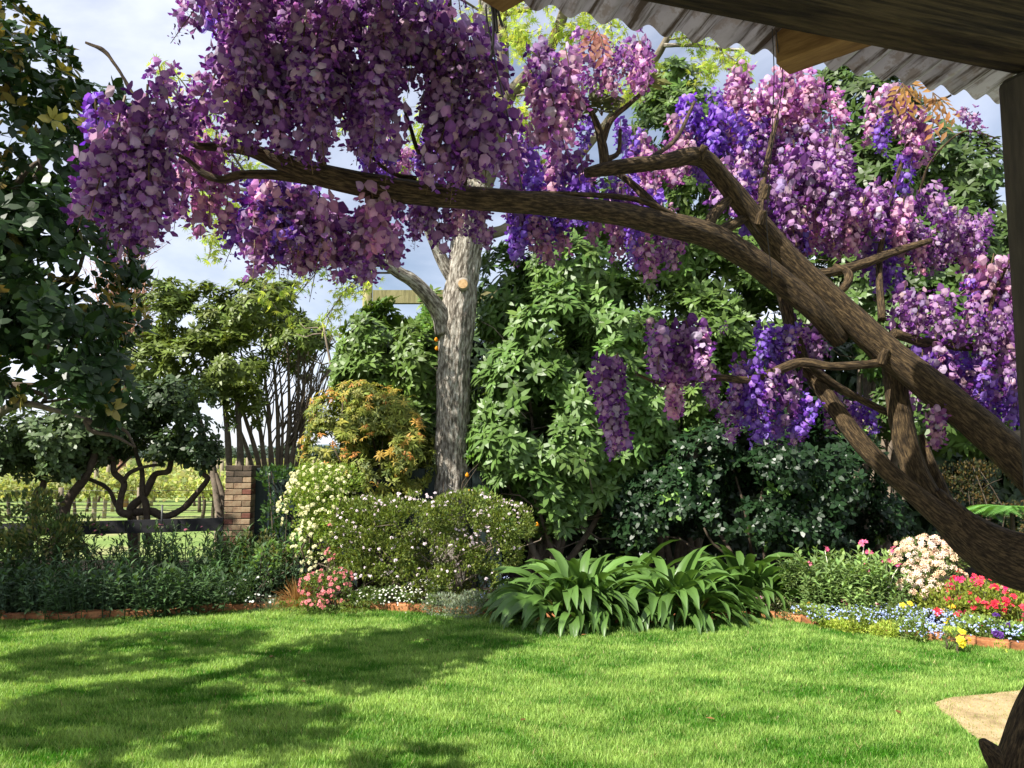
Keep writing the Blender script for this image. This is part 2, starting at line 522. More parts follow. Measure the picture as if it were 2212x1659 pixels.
# fallen leaves on the lawn
T_flat = T([(0, 0, 0), (-.28, .45, .08), (0, .5, .0), (.28, .45, .1), (0, 1, .06)], [(0, 2, 1), (0, 3, 2), (1, 2, 4), (2, 3, 4)])
me_fallen = mesh("fallen_leaf", T(T_flat.V * 0.055, T_flat.F, (0.22, 0.11, 0.04)), M_leafsoft)
for i, (px, py) in enumerate([(1945, 1541), (1545, 1553), (1135, 1552), (650, 1470), (1255, 1372), (585, 1420), (930, 1383)]):
    p = gnd(px, py, LZ + 0.035)
    o = put("fallen_leaf", me_fallen, None, Matrix.Translation(Vector(p)) @ Matrix.Rotation(i * 1.3, 4, 'Z'))
    tag(o, "small dry brown leaf lying on the mown grass", "leaf", "dead leaves on the lawn")

# brick edging between lawn and beds
seg = np.concatenate([[0], np.cumsum(np.linalg.norm(np.diff(EDGES, axis=0), axis=1))])
edging = thing("brick_edging", (0, float(EDGES[130][1]), 0), "row of mossy red bricks edging the lawn along the flower beds", "edging")
eb = [bevel_box_mesh("edging_brick", 0.222, 0.105, 0.10, 0.008, M_edgebrick, 0.004) for _ in range(6)]
sdist, k = 0.0, 0
while sdist < seg[-1] - 0.2:
    c = np.array([np.interp(sdist + 0.112, seg, EDGES[:, 0]), np.interp(sdist + 0.112, seg, EDGES[:, 1])])
    c2 = np.array([np.interp(sdist + 0.15, seg, EDGES[:, 0]), np.interp(sdist + 0.15, seg, EDGES[:, 1])])
    sdist += 0.229
    if abs(c[0]) > c[1] * 0.80 + 0.4:
        continue
    ang = math.atan2(c2[1] - c[1], c2[0] - c[0])
    o = put("brick", eb[k % 6], edging, Matrix.Translation(Vector((c[0] - 0, c[1] + 0.055 - edging.location.y, 0.100 + random.uniform(-.010, .010)))) @ Matrix.Rotation(ang + random.uniform(-.05, .05), 4, 'Z') @ Matrix.Rotation(random.uniform(-.05, .05), 4, 'X'))
    k += 1

# ------------------------------------------------------------------ far country
def ridge(name, y, x0, x1, h, z0, mat, fr, seed, depth):
    n = 160
    xs = np.linspace(x0, x1, n)
    hs = np.array([h * (0.55 + 0.45 * noise.noise(Vector((x * fr, seed, 0))) + 0.18 * noise.noise(Vector((x * fr * 4, seed, 5)))) for x in xs])
    V = np.concatenate([np.stack([xs, np.full(n, y), np.full(n, z0)], 1), np.stack([xs, np.full(n, y + depth * .5), z0 + np.maximum(hs, .5)], 1), np.stack([xs, np.full(n, y + depth), np.full(n, z0)], 1)])
    i = np.arange(n - 1)
    F = np.concatenate([np.stack([i, i + 1, i + n + 1], 1), np.stack([i, i + n + 1, i + n], 1), np.stack([i + n, i + n + 1, i + 2 * n + 1], 1), np.stack([i + n, i + 2 * n + 1, i + 2 * n], 1)])
    return structure(put(name, mesh(name, T(V, F), mat, True)))
ridge("hills", 1400, -1400, 700, 34, -0.2, M_hill, 0.004, 3.1, 300)

# ------------------------------------------------------------------ vineyard beyond the fence
leaf4 = lambda w, fold, bend: T([(0, 0, 0), (-w / 2, .45, fold), (0, .5, 0), (w / 2, .45, fold), (0, 1, -bend)], [(0, 2, 1), (0, 3, 2), (1, 2, 4), (2, 3, 4)])
leaf2 = lambda w, bend: T([(0, 0, 0), (-w / 2, .5, .04), (w / 2, .5, .04), (0, 1, -bend)], [(0, 2, 1), (1, 2, 3)])
TL_vine = [leaf2(0.9, .1), leaf2(1.0, .2)]
def vine_parts(seed, n):
    wood = [tube([(0, 0, -.06), (random.uniform(-.05, .05), 0, .35), (random.uniform(-.08, .08), 0, .72)], [.055, .045, .05], 8, 6, .35)]
    for s in (-1, 1):
        wood.append(tube([(0, 0, .70), (s * .3, random.uniform(-.04, .04), .8), (s * .85, 0, .82)], [.035, .022, .012], 7, 5))
    P = np.stack([rng.uniform(-.95, .95, n), rng.normal(0, .17, n), 0.62 + 0.62 * rng.beta(1.6, 1.7, n)], 1)
    D = norm(rdir(n) + np.array([0, 0, 0.2]))
    M = frames(D, rdir(n))
    f = scatter_mix(TL_vine, P, M, rng.uniform(.09, .16, n), vary((0.35, 0.38, 0.14), n, .35, .12))
    return join_tubes(wood), f
vines = []
for k in range(3):
    wd, fo = vine_parts(k, 420)
    vines.append((mesh("vine_trunk", wd, M_twig, True, wd.tcs), mesh("vine_foliage", fo, M_leafthin)))
me_post = None
pt = tube([(0, 0, -.06), (0, 0, .8), (0, 0, 1.56)], [.055, .052, .05], 6, 8, .06)
me_post = mesh("vineyard_post", pt, M_post, True, pt.tcs)
rows = [18.6, 21.2, 23.8, 26.4, 29.0, 31.6]
cnt = 0
for ri, y in enumerate(rows):
    x = -0.80 * y - 1.0 + (ri % 2) * 0.8
    j = 0
    while x < -0.20 * y:
        vv = vines[(ri + j) % 3]
        r = thing("grape_vine", (x, y + random.uniform(-.08, .08), -0.0), ["grape vine in the vineyard row next to the garden fence", "grape vine in the second row behind the garden fence", "grape vine in a middle row of the vineyard"][min(ri, 2)], "vine", ["vines of the first row", "vines of the second row", "vines of the middle vineyard rows"][min(ri, 2)])
        r.rotation_euler.z = random.choice([0, math.pi]) + random.uniform(-.1, .1)
        s = random.uniform(.92, 1.1)
        r.scale = (s, s, s)
        put("trunk", vv[0], r); stuff(put("foliage", vv[1], r))
        x += 1.75
        j += 1
    x = -0.70 * y - .2 + (ri % 3) * .7
    while x < -0.18 * y:
        o = put("vineyard_post", me_post, None, Matrix.Translation(Vector((x, y + .05, 0))) @ Matrix.Rotation(random.uniform(-.04, .04), 4, 'Y') @ Matrix.Scale(random.uniform(.92, 1.04), 4))
        tag(o, "weathered round timber post among the vines beyond the fence", "post", "vineyard posts")
        x += 3.2
        cnt += 1
# the rows beyond read as one mass
n = 15000
y = 34 + 130 * rng.random(n) ** 1.3
y = np.round(y / 2.8) * 2.8
x = y * rng.uniform(-.72, -.05, n)
P = np.stack([x, y + rng.normal(0, .15, n), rng.uniform(.5, 1.3, n)], 1)
f = scatter_mix(TL_vine, P, frames(rdir(n), rdir(n)), rng.uniform(.22, .4, n), vary((0.34, 0.37, 0.14), n, .3, .1))
pp_ = []
for k in range(420):
    yy = 34 + 110 * random.random(); yy = round(yy / 2.8) * 2.8
    xx = yy * random.uniform(-.72, -.05)
    pp_.append(box(xx - .05, xx + .05, yy - .05, yy + .05, -.05, 1.5, (0.34, 0.28, 0.19)))
tag(stuff(put("far_vineyard", mesh("far_vineyard", join([f] + pp_), M_leafthin))), "distant yellow green vineyard rows running to the horizon", "vineyard")
# far tree belt
n = 9000
bx = rng.uniform(-250, 20, n); hh = np.array([3 + 4.5 * max(0, .55 + noise.noise(Vector((x * .05, 1, 0)))) for x in bx])
P = np.stack([bx, 300 + rng.uniform(-6, 6, n), hh * rng.beta(1.3, 1.2, n)], 1)
f = scatter_mix(TL_vine, P, frames(rdir(n), rdir(n)), rng.uniform(1.2, 2.4, n), vary((0.07, 0.10, 0.075), n, .25, .06))
tag(stuff(put("far_tree_belt", mesh("far_tree_belt", f, M_leafsoft))), "far off dark belt of trees on the horizon behind the vineyard", "trees")

# ------------------------------------------------------------------ brick gate pier
PD = 9.4
bx0, bx1 = at(484, 1100, PD)[0], at(541, 1100, PD)[0]
ptop = at(512, 1005, PD)[2]
pw_ = bx1 - bx0
pier = thing("brick_pier", ((bx0 + bx1) / 2, PD + pw_ / 2, 0), "square brick gate pier with sooty top beside dark green boards", "pier")
part("mortar_core", box(bx0 + .012, bx1 - .012, PD + .012, PD + pw_ - .012, -.05, ptop - .012), M_mortar, pier)
ch = 0.0715
ncr = int(ptop / ch) + 1
lb = pw_ * 0.66 - .006; sb = pw_ * 0.34 - .006
bm_long = {m: [bevel_box_mesh("brick", lb, .10, ch - .011, .004, m, .003) for _ in range(3)] for m in (M_brick, M_brickred, M_brickdark)}
bm_short = {m: [bevel_box_mesh("brick", sb, .10, ch - .011, .004, m, .003) for _ in range(3)] for m in (M_brick, M_brickred, M_brickdark)}
for c in range(ncr):
    z = ptop - (c + .5) * ch
    if z < 0: break
    for side in range(4):
        flip = (c + side) % 2
        for which in (0, 1):
            long = (which == 0) != bool(flip)
            mat = M_brickdark if c < 3 and random.random() < .85 else random.choice([M_brick, M_brick, M_brick, M_brickred])
            me = random.choice((bm_long if long else bm_short)[mat])
            L1 = (lb if not flip else sb)
            off = -pw_ / 2 + (L1 / 2 + .003 if which == 0 else (pw_ - (sb if not flip else lb) / 2 - .003))
            if side in (1, 3): off *= 0.985
            m = Matrix.Rotation(side * math.pi / 2, 4, 'Z') @ Matrix.Translation(Vector((off, -pw_ / 2 + .05 + random.uniform(-.003, .003) + (0.0025 if side in (1, 3) else 0), z)))
            if side == 2: continue
            put("brick", me, pier, m)
# ------------------------------------------------------------------ dark green board fence right of the pier
fence = thing("board_fence", (bx1 + .6, PD + .14, 0), "tall dark green vertical board fence beside the brick pier", "fence")
x = bx1 + .005
bw = 0.19
me_b = [bevel_box_mesh("board", bw - .008, .02, 1.50, .003, M_green) for _ in range(2)]
k = 0
while x < bx1 + 2.9:
    put("board", me_b[k % 2], fence, Matrix.Translation(Vector((x + bw / 2 - fence.location.x, (0.012 if k % 2 else 0), 0.72 + random.uniform(-.008, .008)))))
    x += bw; k += 1
for z in (.35, 1.2):
    part("rail", box(bx1 + .01, bx1 + 2.85, PD + .17, PD + .22, z, z + .09), M_green, fence)
# ------------------------------------------------------------------ low black rail fence left of the pier
A, B = at(-160, 1150, 9.2), at(484, 1132, 9.45)
rail = thing("black_rail_fence", (float(A[0] + B[0]) / 2, 9.35, 0), "low black timber rail fence in front of the vineyard wires", "fence")
h = .155
dirx = norm(B - A)
perp = np.array([-dirx[1], dirx[0], 0]) * .022
for i in range(3):
    a = A + (B - A) * (i / 3 + .0015); b = A + (B - A) * ((i + 1) / 3 - .0015)
    V = [a - perp + [0, 0, -h / 2], b - perp + [0, 0, -h / 2], a + perp + [0, 0, -h / 2], b + perp + [0, 0, -h / 2], a - perp + [0, 0, h / 2], b - perp + [0, 0, h / 2], a + perp + [0, 0, h / 2], b + perp + [0, 0, h / 2]]
    t = box(0, 1, 0, 1, 0, 1); t.V = np.array(V)
    part("rail", t, M_black, rail)
for fr in (.06, .33, .985):
    c = A + (B - A) * fr
    part("post", box(c[0] - .04, c[0] + .04, c[1] + .024, c[1] + .10, -.05, c[2] + .06), M_black, rail)
sp = at(352, 1120, 9.3)
stake = thing("steel_stake", (sp[0], sp[1] - .03, 0), "thin black steel stake standing against the black rail", "stake")
part("shaft", tube([(sp[0], sp[1] - .03, -.05), (sp[0], sp[1] - .03, .6), (sp[0], sp[1] - .03, at(352, 1090, 9.3)[2])], [.012, .012, .012], 5, 6), M_wire, stake, True)
for dx in (-.022, .022):
    part("clip", tube([(sp[0] + dx - .012, sp[1] - .05, at(352, 1138, 9.3)[2]), (sp[0] + dx + .012, sp[1] - .05, at(352, 1138, 9.3)[2])], [.008, .008], 2, 6, col=(1, 1, 1)), M_post, stake, True)
# vineyard boundary wires
wf = thing("wire_fence", (-7, 12.4, 0), "post and wire stock fence along the vineyard edge", "fence")
for yy in (1060, 1085, 1098, 1108, 1117, 1126):
    a, b = at(-100, yy + 1, 12.4), at(545, yy - 1, 12.4)
    part("wire", tube([a, b], [.004, .004], 2, 5), M_wire, wf, True)
for px in (-40, 130, 300, 470):
    c = at(px, 1100, 12.42)
    part("post", tube([(c[0], c[1], -.06), (c[0], c[1], .5), (c[0], c[1], 1.12)], [.04, .04, .038], 5, 8), M_post, wf, True)

# ------------------------------------------------------------------ round pole frame behind the oak
PO = 11.2
c = at(791, 800, PO)
frame = thing("pole_frame", (c[0], PO, 0), "mossy round pole with a square crossbeam behind the oak trunk", "frame")
ztop = at(791, 611, PO)[2]
pt = tube([(c[0], PO, -.05), (c[0], PO, 2), (c[0], PO, ztop)], [.078, .075, .072], 8, 12, .04)
part("pole", pt, M_pole, frame, True, pt.tcs)
c2 = at(1110, 800, PO)
pt = tube([(c2[0], PO, -.05), (c2[0], PO, 2), (c2[0], PO, ztop - .1)], [.078, .075, .072], 8, 12, .04)
part("pole", pt, M_pole, frame, True, pt.tcs)
zb0, zb1 = at(880, 656, PO)[2], at(880, 628, PO)[2]
part("crossbeam", box(c[0] + .085, c2[0] - .085, PO - .05, PO + .05, zb0, zb1), M_pole, frame)

# ================================================================== veranda corner: roof, beam, post
M_beam = surf_mat("rough_sawn_beam", [(0.012, 0.008, 0.004), (0.045, 0.032, 0.014), (0.10, 0.072, 0.032)], 10, mapscale=(0.6, 6, 14), ramp=(.36, .64), bump=1.0, dist=0.014, bscale=16, rough=0.85)
M_rafter = surf_mat("aged_rafter", [(0.18, 0.10, 0.03), (0.40, 0.25, 0.08)], 9, mapscale=(1, 6, 6), bump=0.5, dist=0.005, rough=0.8)
M_vpost = surf_mat("grey_veranda_post", [(0.035, 0.03, 0.022), (0.085, 0.07, 0.05)], 14, mapscale=(4, 4, .5), bump=0.6, dist=0.004, bscale=60, rough=0.9)
def iron_mat():
    m, n, out = newmat("weathered_corrugated_iron")
    at_ = n.nodes.new("ShaderNodeAttribute"); at_.attribute_name = "tc"
    def nz(scale, ms, det=6):
        mp_ = n.nodes.new("ShaderNodeMapping"); mp_.inputs["Scale"].default_value = ms
        L(n, at_.outputs["Vector"], mp_.inputs[0])
        z = n.nodes.new("ShaderNodeTexNoise"); z.inputs["Scale"].default_value = scale; z.inputs["Detail"].default_value = det; z.inputs["Roughness"].default_value = .65
        L(n, mp_.outputs[0], z.inputs["Vector"])
        return z.outputs["Fac"]
    def ramp(f, stops):
        r = n.nodes.new("ShaderNodeValToRGB")
        e = r.color_ramp.elements
        while len(e) < len(stops): e.new(.5)
        for i, (p, c) in enumerate(stops):
            e[i].position = p; e[i].color = (*c, 1)
        L(n, f, r.inputs[0])
        return r.outputs[0]
    def mix(f, a, b):
        k = n.nodes.new("ShaderNodeMix"); k.data_type = 'RGBA'
        L(n, f, k.inputs["Factor"])
        for s, v in (("A", a), ("B", b)):
            if isinstance(v, tuple): k.inputs[s].default_value = (*v, 1)
            else: L(n, v, k.inputs[s])
        return k.outputs["Result"]
    base = ramp(nz(9, (1, .5, 1)), [(.35, (.50, .48, .49)), (.5, (.70, .68, .70)), (.65, (.80, .79, .81))])
    flake = ramp(nz(26, (1, .7, 1)), [(.52, (0, 0, 0)), (.6, (1, 1, 1))])
    c = mix(flake, base, (.50, .44, .40))
    streak = ramp(nz(7, (4.5, .35, 1)), [(.50, (0, 0, 0)), (.60, (1, 1, 1))])
    c = mix(streak, c, (.10, .072, .045))
    rust = ramp(nz(5, (2.5, 1, 1)), [(.60, (0, 0, 0)), (.74, (1, 1, 1))])
    c = mix(rust, c, (.22, .11, .03))
    p = n.nodes.new("ShaderNodeBsdfPrincipled")
    p.inputs["Roughness"].default_value = .55
    p.inputs["Metallic"].default_value = .15
    L(n, c, p.inputs["Base Color"])
    L(n, p.outputs[0], out.inputs[0])
    return m
M_iron = iron_mat()

E0, E1 = None, None
ZE = 1.6 + 0.93                                  # eave height
def at_z(px, py, z):
    r = ray(px, py)
    return CAM + r * ((z - CAM[2]) / r[2])
E0, E1 = at_z(1100, 2, ZE), at_z(2165, 219, ZE)
ed = norm((E1 - E0) * [1, 1, 0])                 # along the eave
bk = np.array([ed[1], -ed[0], 0.0])              # back toward the house
veranda = thing("veranda", (float(E1[0]), float(E1[1]), 0), "veranda corner with corrugated iron roof, heavy sawn beam and post", "veranda")
# roof sheet
n_along, n_back = 1500, 10
u = np.linspace(-3.6, 3.0, n_along)
v = np.linspace(0, 2.6, n_back)
slope = 0.16
wav = 0.0105 * np.sin(2 * math.pi * u / 0.076)
for dz, top in ((0, 0),):
    Pb = E0[None, None] + u[:, None, None] * ed + v[None, :, None] * bk + np.array([0, 0, 1.0]) * (wav[:, None, None] + slope * v[None, :, None])
    Pt = Pb + np.array([0, 0, 0.0025])
V = np.concatenate([Pb.reshape(-1, 3), Pt.reshape(-1, 3)])
i = (np.arange(n_along - 1)[:, None] * n_back + np.arange(n_back - 1)[None]).ravel()
N1 = n_along * n_back
F = np.concatenate([np.stack([i, i + n_back, i + n_back + 1], 1), np.stack([i, i + n_back + 1, i + 1], 1), N1 + np.stack([i, i + n_back + 1, i + n_back], 1), N1 + np.stack([i, i + 1, i + n_back + 1], 1)])
e = np.arange(n_along - 1) * n_back
F = np.concatenate([F, np.stack([e, e + n_back, e + N1], 1), np.stack([e + n_back, e + n_back + N1, e + N1], 1)])
uv = np.stack([np.repeat(u[:, None], n_back, 1), np.repeat(v[None], n_along, 0), np.zeros((n_along, n_back))], -1).reshape(-1, 3)
part("corrugated_roof", T(V, F), M_iron, veranda, True, np.concatenate([uv, uv]))
# beam
ZB = 1.6 + 0.80
def obox(o, ax, ay, az, x0, x1, y0, y1, z0, z1):
    t = box(x0, x1, y0, y1, z0, z1)
    t.V = o + t.V[:, :1] * ax + t.V[:, 1:2] * ay + t.V[:, 2:] * az
    return t
up = np.array([0, 0, 1.0])
Bf0, Bf1 = at_z(1475, 23, ZB), at_z(2190, 163, ZB)      # far lower arris of the beam
bd = norm((Bf1 - Bf0) * [1, 1, 0]); bb = np.array([bd[1], -bd[0], 0])
def beam_obj(name, o, ax, ay, az, dims, mat, root, bev=.006):
    me = bevel_box_mesh(name, *dims, bev, mat, 0)
    Mx = np.stack([ax, ay, az], 1)
    return put(name, me, root, m44(Mx, np.asarray(o) - np.array(root.location)))
blen = 2.6
bc = Bf1 - bd * (blen / 2 - .14) + bb * .045 + up * .0815
beam_obj("beam", bc, bd, bb, up, (blen, .09, .163), M_beam, veranda)
# post under the beam end, shaped a little round at the arrises
pl = at(2168, 200, float(Bf1[1]))
pcx = pl + bd * .065 - bd * 0.0 + bb * .03
pme = bevel_box_mesh("post", .115, .115, ZB + .05, .014, M_vpost, .003)
put("post", pme, veranda, Matrix.Translation(Vector((pcx[0] - veranda.location.x, pcx[1] - veranda.location.y, (ZB - .05) / 2))) @ Matrix.Rotation(math.atan2(bd[1], bd[0]), 4, 'Z'))
# rafter tails reaching out past the beam at an angle
rd = norm(np.array([-0.72, 0.69, 0]))
rs = np.array([rd[1], -rd[0], 0])
for (px, py, zoff, ln) in ((1690, 152, .865, .34), (1060, 16, .90, .40)):
    tip = at_z(px, py, 1.6 + zoff)
    cen = tip - rd * (ln / 2) + up * .045
    beam_obj("rafter_tail", cen, rd, -rs, up, (ln, .068, .09), M_rafter, veranda, .004)
# black ties hanging from the left rafter tail
hook = at_z(1062, 14, 1.6 + .90)
tie = thing("cable_ties", tuple(hook), "bundle of black ties hanging from the rafter tail down to the wisteria", "tie")
tD = hook[1]
for pts, r in (([(1048, 10), (1055, 60), (1062, 90), (1082, 190), (1108, 300), (1128, 410)], 2.0), ([(1062, 8), (1066, 50), (1064, 100), (1058, 132)], 3.6), ([(1072, 8), (1080, 40), (1086, 58)], 3.2), ([(1068, 8), (1072, 50), (1074, 72)], 4.0), ([(1050, 10), (1050, 40), (1049, 75)], 1.2)):
    t = tube([at(x, y, tD + .02 + .0004 * y) for x, y in pts], [r * pxm(tD)] * len(pts), len(pts) * 4, 6)
    part("strap", t, M_wire, tie, True)
hk = at_z(1672, 100, 1.6 + .865)
tie2 = thing("wire_ties", tuple(hk), "two thin dark wires hanging from the rafter end into the pink wisteria", "wire")
for pts in ([(1668, 62), (1672, 160), (1669, 260), (1664, 360), (1656, 480), (1668, 600)], [(1690, 140), (1688, 200), (1676, 270), (1660, 330), (1640, 390)], [(1676, 66), (1682, 120), (1686, 150)]):
    t = tube([at(x, y, hk[1] - .03 + .0009 * y) for x, y in pts], [1.1 * pxm(1.8)] * len(pts), len(pts) * 5, 5)
    part("strand", t, M_wire, tie2, True)

# ================================================================== wisteria
WB = at(2320, 2000, 1.95)
wist = thing("wisteria", (float(WB[0]), float(WB[1]), 0), "old wisteria vine with twisted brown stems and hanging purple flower racemes", "wisteria")
def stem(name, pts, sides=14, bump=.13, root=None, mat=None):
    P = [at(x, y, d) for x, y, d, r in pts]
    Rr = [r * pxm(d) * .84 for x, y, d, r in pts]
    ln = sum(np.linalg.norm(np.array(P[i + 1]) - P[i]) for i in range(len(P) - 1))
    t = tube(P, Rr, max(len(P) * 5, int(ln / .022)), sides, bump)
    return part(name, t, mat or M_vinewood, root or wist, True, t.tcs)
# trunk from the ground, leaning and knobbly, leaving the frame and coming back in
stem("trunk", [(2215, 2420, 1.92, 86), (2195, 2000, 1.92, 72), (2190, 1800, 1.92, 66), (2210, 1670, 1.93, 62), (2255, 1540, 1.95, 62), (2320, 1420, 1.98, 66), (2350, 1310, 2.02, 72), (2290, 1240, 2.06, 78), (2180, 1205, 2.1, 74), (2100, 1160, 2.12, 58), (2050, 1115, 2.15, 44), (2010, 1070, 2.17, 32)], 22, .16)
stem("burl", [(2150, 1660, 1.90, 14), (2143, 1632, 1.89, 22), (2128, 1610, 1.885, 14), (2119, 1600, 1.88, 6)], 10, .3)
stem("main_stem", [(2380, 1230, 2.05, 56), (2290, 1100, 2.05, 50), (2212, 1008, 2.07, 46), (2080, 890, 2.1, 42), (1920, 762, 2.14, 39), (1800, 652, 2.15, 36), (1700, 556, 2.14, 33), (1620, 460, 2.1, 29), (1560, 385, 2.05, 26), (1510, 338, 2.0, 24), (1430, 350, 1.95, 21), (1330, 362, 1.9, 19), (1265, 374, 1.88, 13)], 18, .12)
stem("long_branch", [(1815, 735, 2.16, 24), (1760, 670, 2.12, 30), (1690, 610, 2.1, 32), (1600, 545, 2.05, 33), (1530, 508, 2.0, 34), (1440, 485, 1.95, 32), (1300, 456, 1.85, 30), (1120, 436, 1.74, 30), (960, 424, 1.68, 32), (800, 402, 1.62, 33), (700, 380, 1.58, 30), (610, 350, 1.55, 24), (540, 325, 1.53, 17), (480, 318, 1.52, 13), (420, 312, 1.5, 9), (385, 275, 1.5, 5)], 18, .13)
stem("branch", [(680, 390, 1.58, 14), (590, 378, 1.56, 13), (520, 378, 1.55, 12), (480, 388, 1.54, 11), (440, 375, 1.53, 9), (405, 345, 1.52, 6), (375, 330, 1.5, 4)], 10)
stem("branch", [(2050, 1125, 2.15, 32), (1995, 1055, 2.18, 31), (1965, 985, 2.2, 30), (1945, 900, 2.2, 29), (1930, 800, 2.2, 27), (1915, 745, 2.18, 22)], 14)
stem("branch", [(2080, 1150, 2.12, 38), (2000, 1088, 2.13, 27), (1920, 1020, 2.15, 24), (1850, 945, 2.17, 23), (1785, 855, 2.2, 20), (1742, 795, 2.22, 17), (1712, 715, 2.24, 17), (1692, 640, 2.26, 16), (1668, 550, 2.28, 14), (1640, 470, 2.3, 9)], 14)
stem("branch", [(2062, 1130, 2.17, 24), (2030, 1050, 2.2, 16), (2005, 985, 2.22, 12), (1990, 940, 2.24, 8)], 10)
stem("branch", [(1930, 778, 2.14, 13), (1880, 786, 2.12, 11), (1800, 792, 2.1, 11), (1735, 783, 2.1, 12), (1690, 796, 2.1, 12), (1620, 820, 2.1, 10), (1560, 816, 2.08, 9), (1510, 820, 2.05, 7), (1430, 828, 2.0, 5), (1375, 808, 1.98, 4)], 10)
stem("branch", [(1740, 785, 2.15, 12), (1800, 830, 2.2, 11), (1870, 868, 2.25, 10), (1945, 905, 2.3, 9)], 10)
stem("branch", [(2010, 520, 2.3, 8), (1930, 545, 2.28, 11), (1850, 575, 2.25, 13), (1770, 592, 2.22, 13), (1720, 590, 2.2, 14)], 10)
stem("branch", [(1800, 575, 2.24, 9), (1832, 590, 2.22, 11), (1826, 618, 2.2, 11), (1795, 640, 2.2, 9)], 8)
stem("branch", [(1930, 720, 2.2, 13), (2010, 742, 2.25, 13), (2100, 748, 2.3, 12), (2180, 742, 2.35, 10), (2300, 735, 2.4, 9)], 10)
stem("branch", [(2110, 940, 2.2, 9), (2180, 938, 2.25, 9), (2300, 932, 2.3, 8)], 8, mat=M_twigpale)
stem("branch", [(1308, 366, 1.9, 16), (1302, 320, 1.9, 13), (1290, 270, 1.9, 10), (1268, 225, 1.88, 6), (1245, 205, 1.86, 4)], 10)
stem("branch", [(1300, 315, 1.9, 9), (1320, 260, 1.9, 8), (1355, 228, 1.9, 7), (1395, 195, 1.9, 5)], 8)
stem("branch", [(1306, 345, 1.9, 9), (1335, 330, 1.92, 6), (1340, 280, 1.92, 5)], 8)
stem("branch", [(1525, 500, 2.0, 16), (1545, 460, 2.03, 15), (1580, 425, 2.08, 12)], 10)
stem("branch", [(1530, 505, 2.02, 12), (1570, 492, 2.05, 14), (1612, 470, 2.1, 12)], 10)
stem("branch", [(1450, 485, 1.97, 13), (1400, 430, 2.0, 12), (1350, 385, 2.03, 9), (1310, 365, 2.05, 6)], 8)
stem("branch", [(1480, 478, 1.96, 8), (1380, 432, 1.9, 8), (1250, 420, 1.82, 7), (1130, 416, 1.75, 5)], 8)
stem("branch", [(185, 92, 1.5, 3.4), (222, 108, 1.5, 6), (240, 128, 1.5, 4), (265, 165, 1.5, 4.5), (290, 208, 1.5, 5), (330, 260, 1.5, 6), (385, 310, 1.5, 7)], 8, .3)
stem("branch", [(940, 372, 1.66, 6), (905, 330, 1.64, 6), (885, 270, 1.62, 5), (870, 225, 1.6, 4)], 8)
stem("branch", [(900, 385, 1.66, 6), (850, 375, 1.66, 6), (800, 335, 1.65, 4), (740, 250, 1.6, 3)], 8)
stem("branch", [(985, 405, 1.7, 8), (940, 360, 1.72, 5), (905, 340, 1.74, 4)], 8)
stem("branch", [(700, 380, 1.58, 12), (690, 300, 1.55, 11), (700, 190, 1.52, 10), (720, 60, 1.5, 9), (735, -120, 1.5, 9)], 8)
stem("branch", [(1000, 420, 1.7, 9), (1010, 300, 1.7, 8), (985, 160, 1.68, 7), (965, -60, 1.66, 7)], 8)
stem("branch", [(1640, 470, 2.15, 10), (1650, 380, 2.25, 8), (1680, 250, 2.35, 6), (1700, 170, 2.4, 4)], 8)
stem("branch", [(1905, 690, 2.2, 10), (1900, 560, 2.3, 8), (1925, 430, 2.35, 6), (1985, 250, 2.35, 4), (2055, 205, 2.3, 3)], 8)
stem("branch", [(1985, 420, 2.35, 4), (2010, 350, 2.3, 3), (2080, 285, 2.2, 2.5), (2160, 300, 2.15, 1.8)], 6)
stem("branch", [(2130, 750, 2.3, 7), (2140, 660, 2.3, 6), (2180, 560, 2.3, 4)], 8)
stem("branch", [(1400, 345, 1.97, 7), (1460, 300, 2.1, 6), (1500, 220, 2.3, 4)], 8)
for (x, y, d) in ((1512, 330, 1.99), (1650, 415, 2.1), (1640, 470, 2.08), (1905, 770, 2.12)):
    stem("pruned_stub", [(x, y + 14, d, 14), (x + 4, y - 2, d - .01, 12), (x + 10, y - 16, d - .02, 9)], 9, .25)

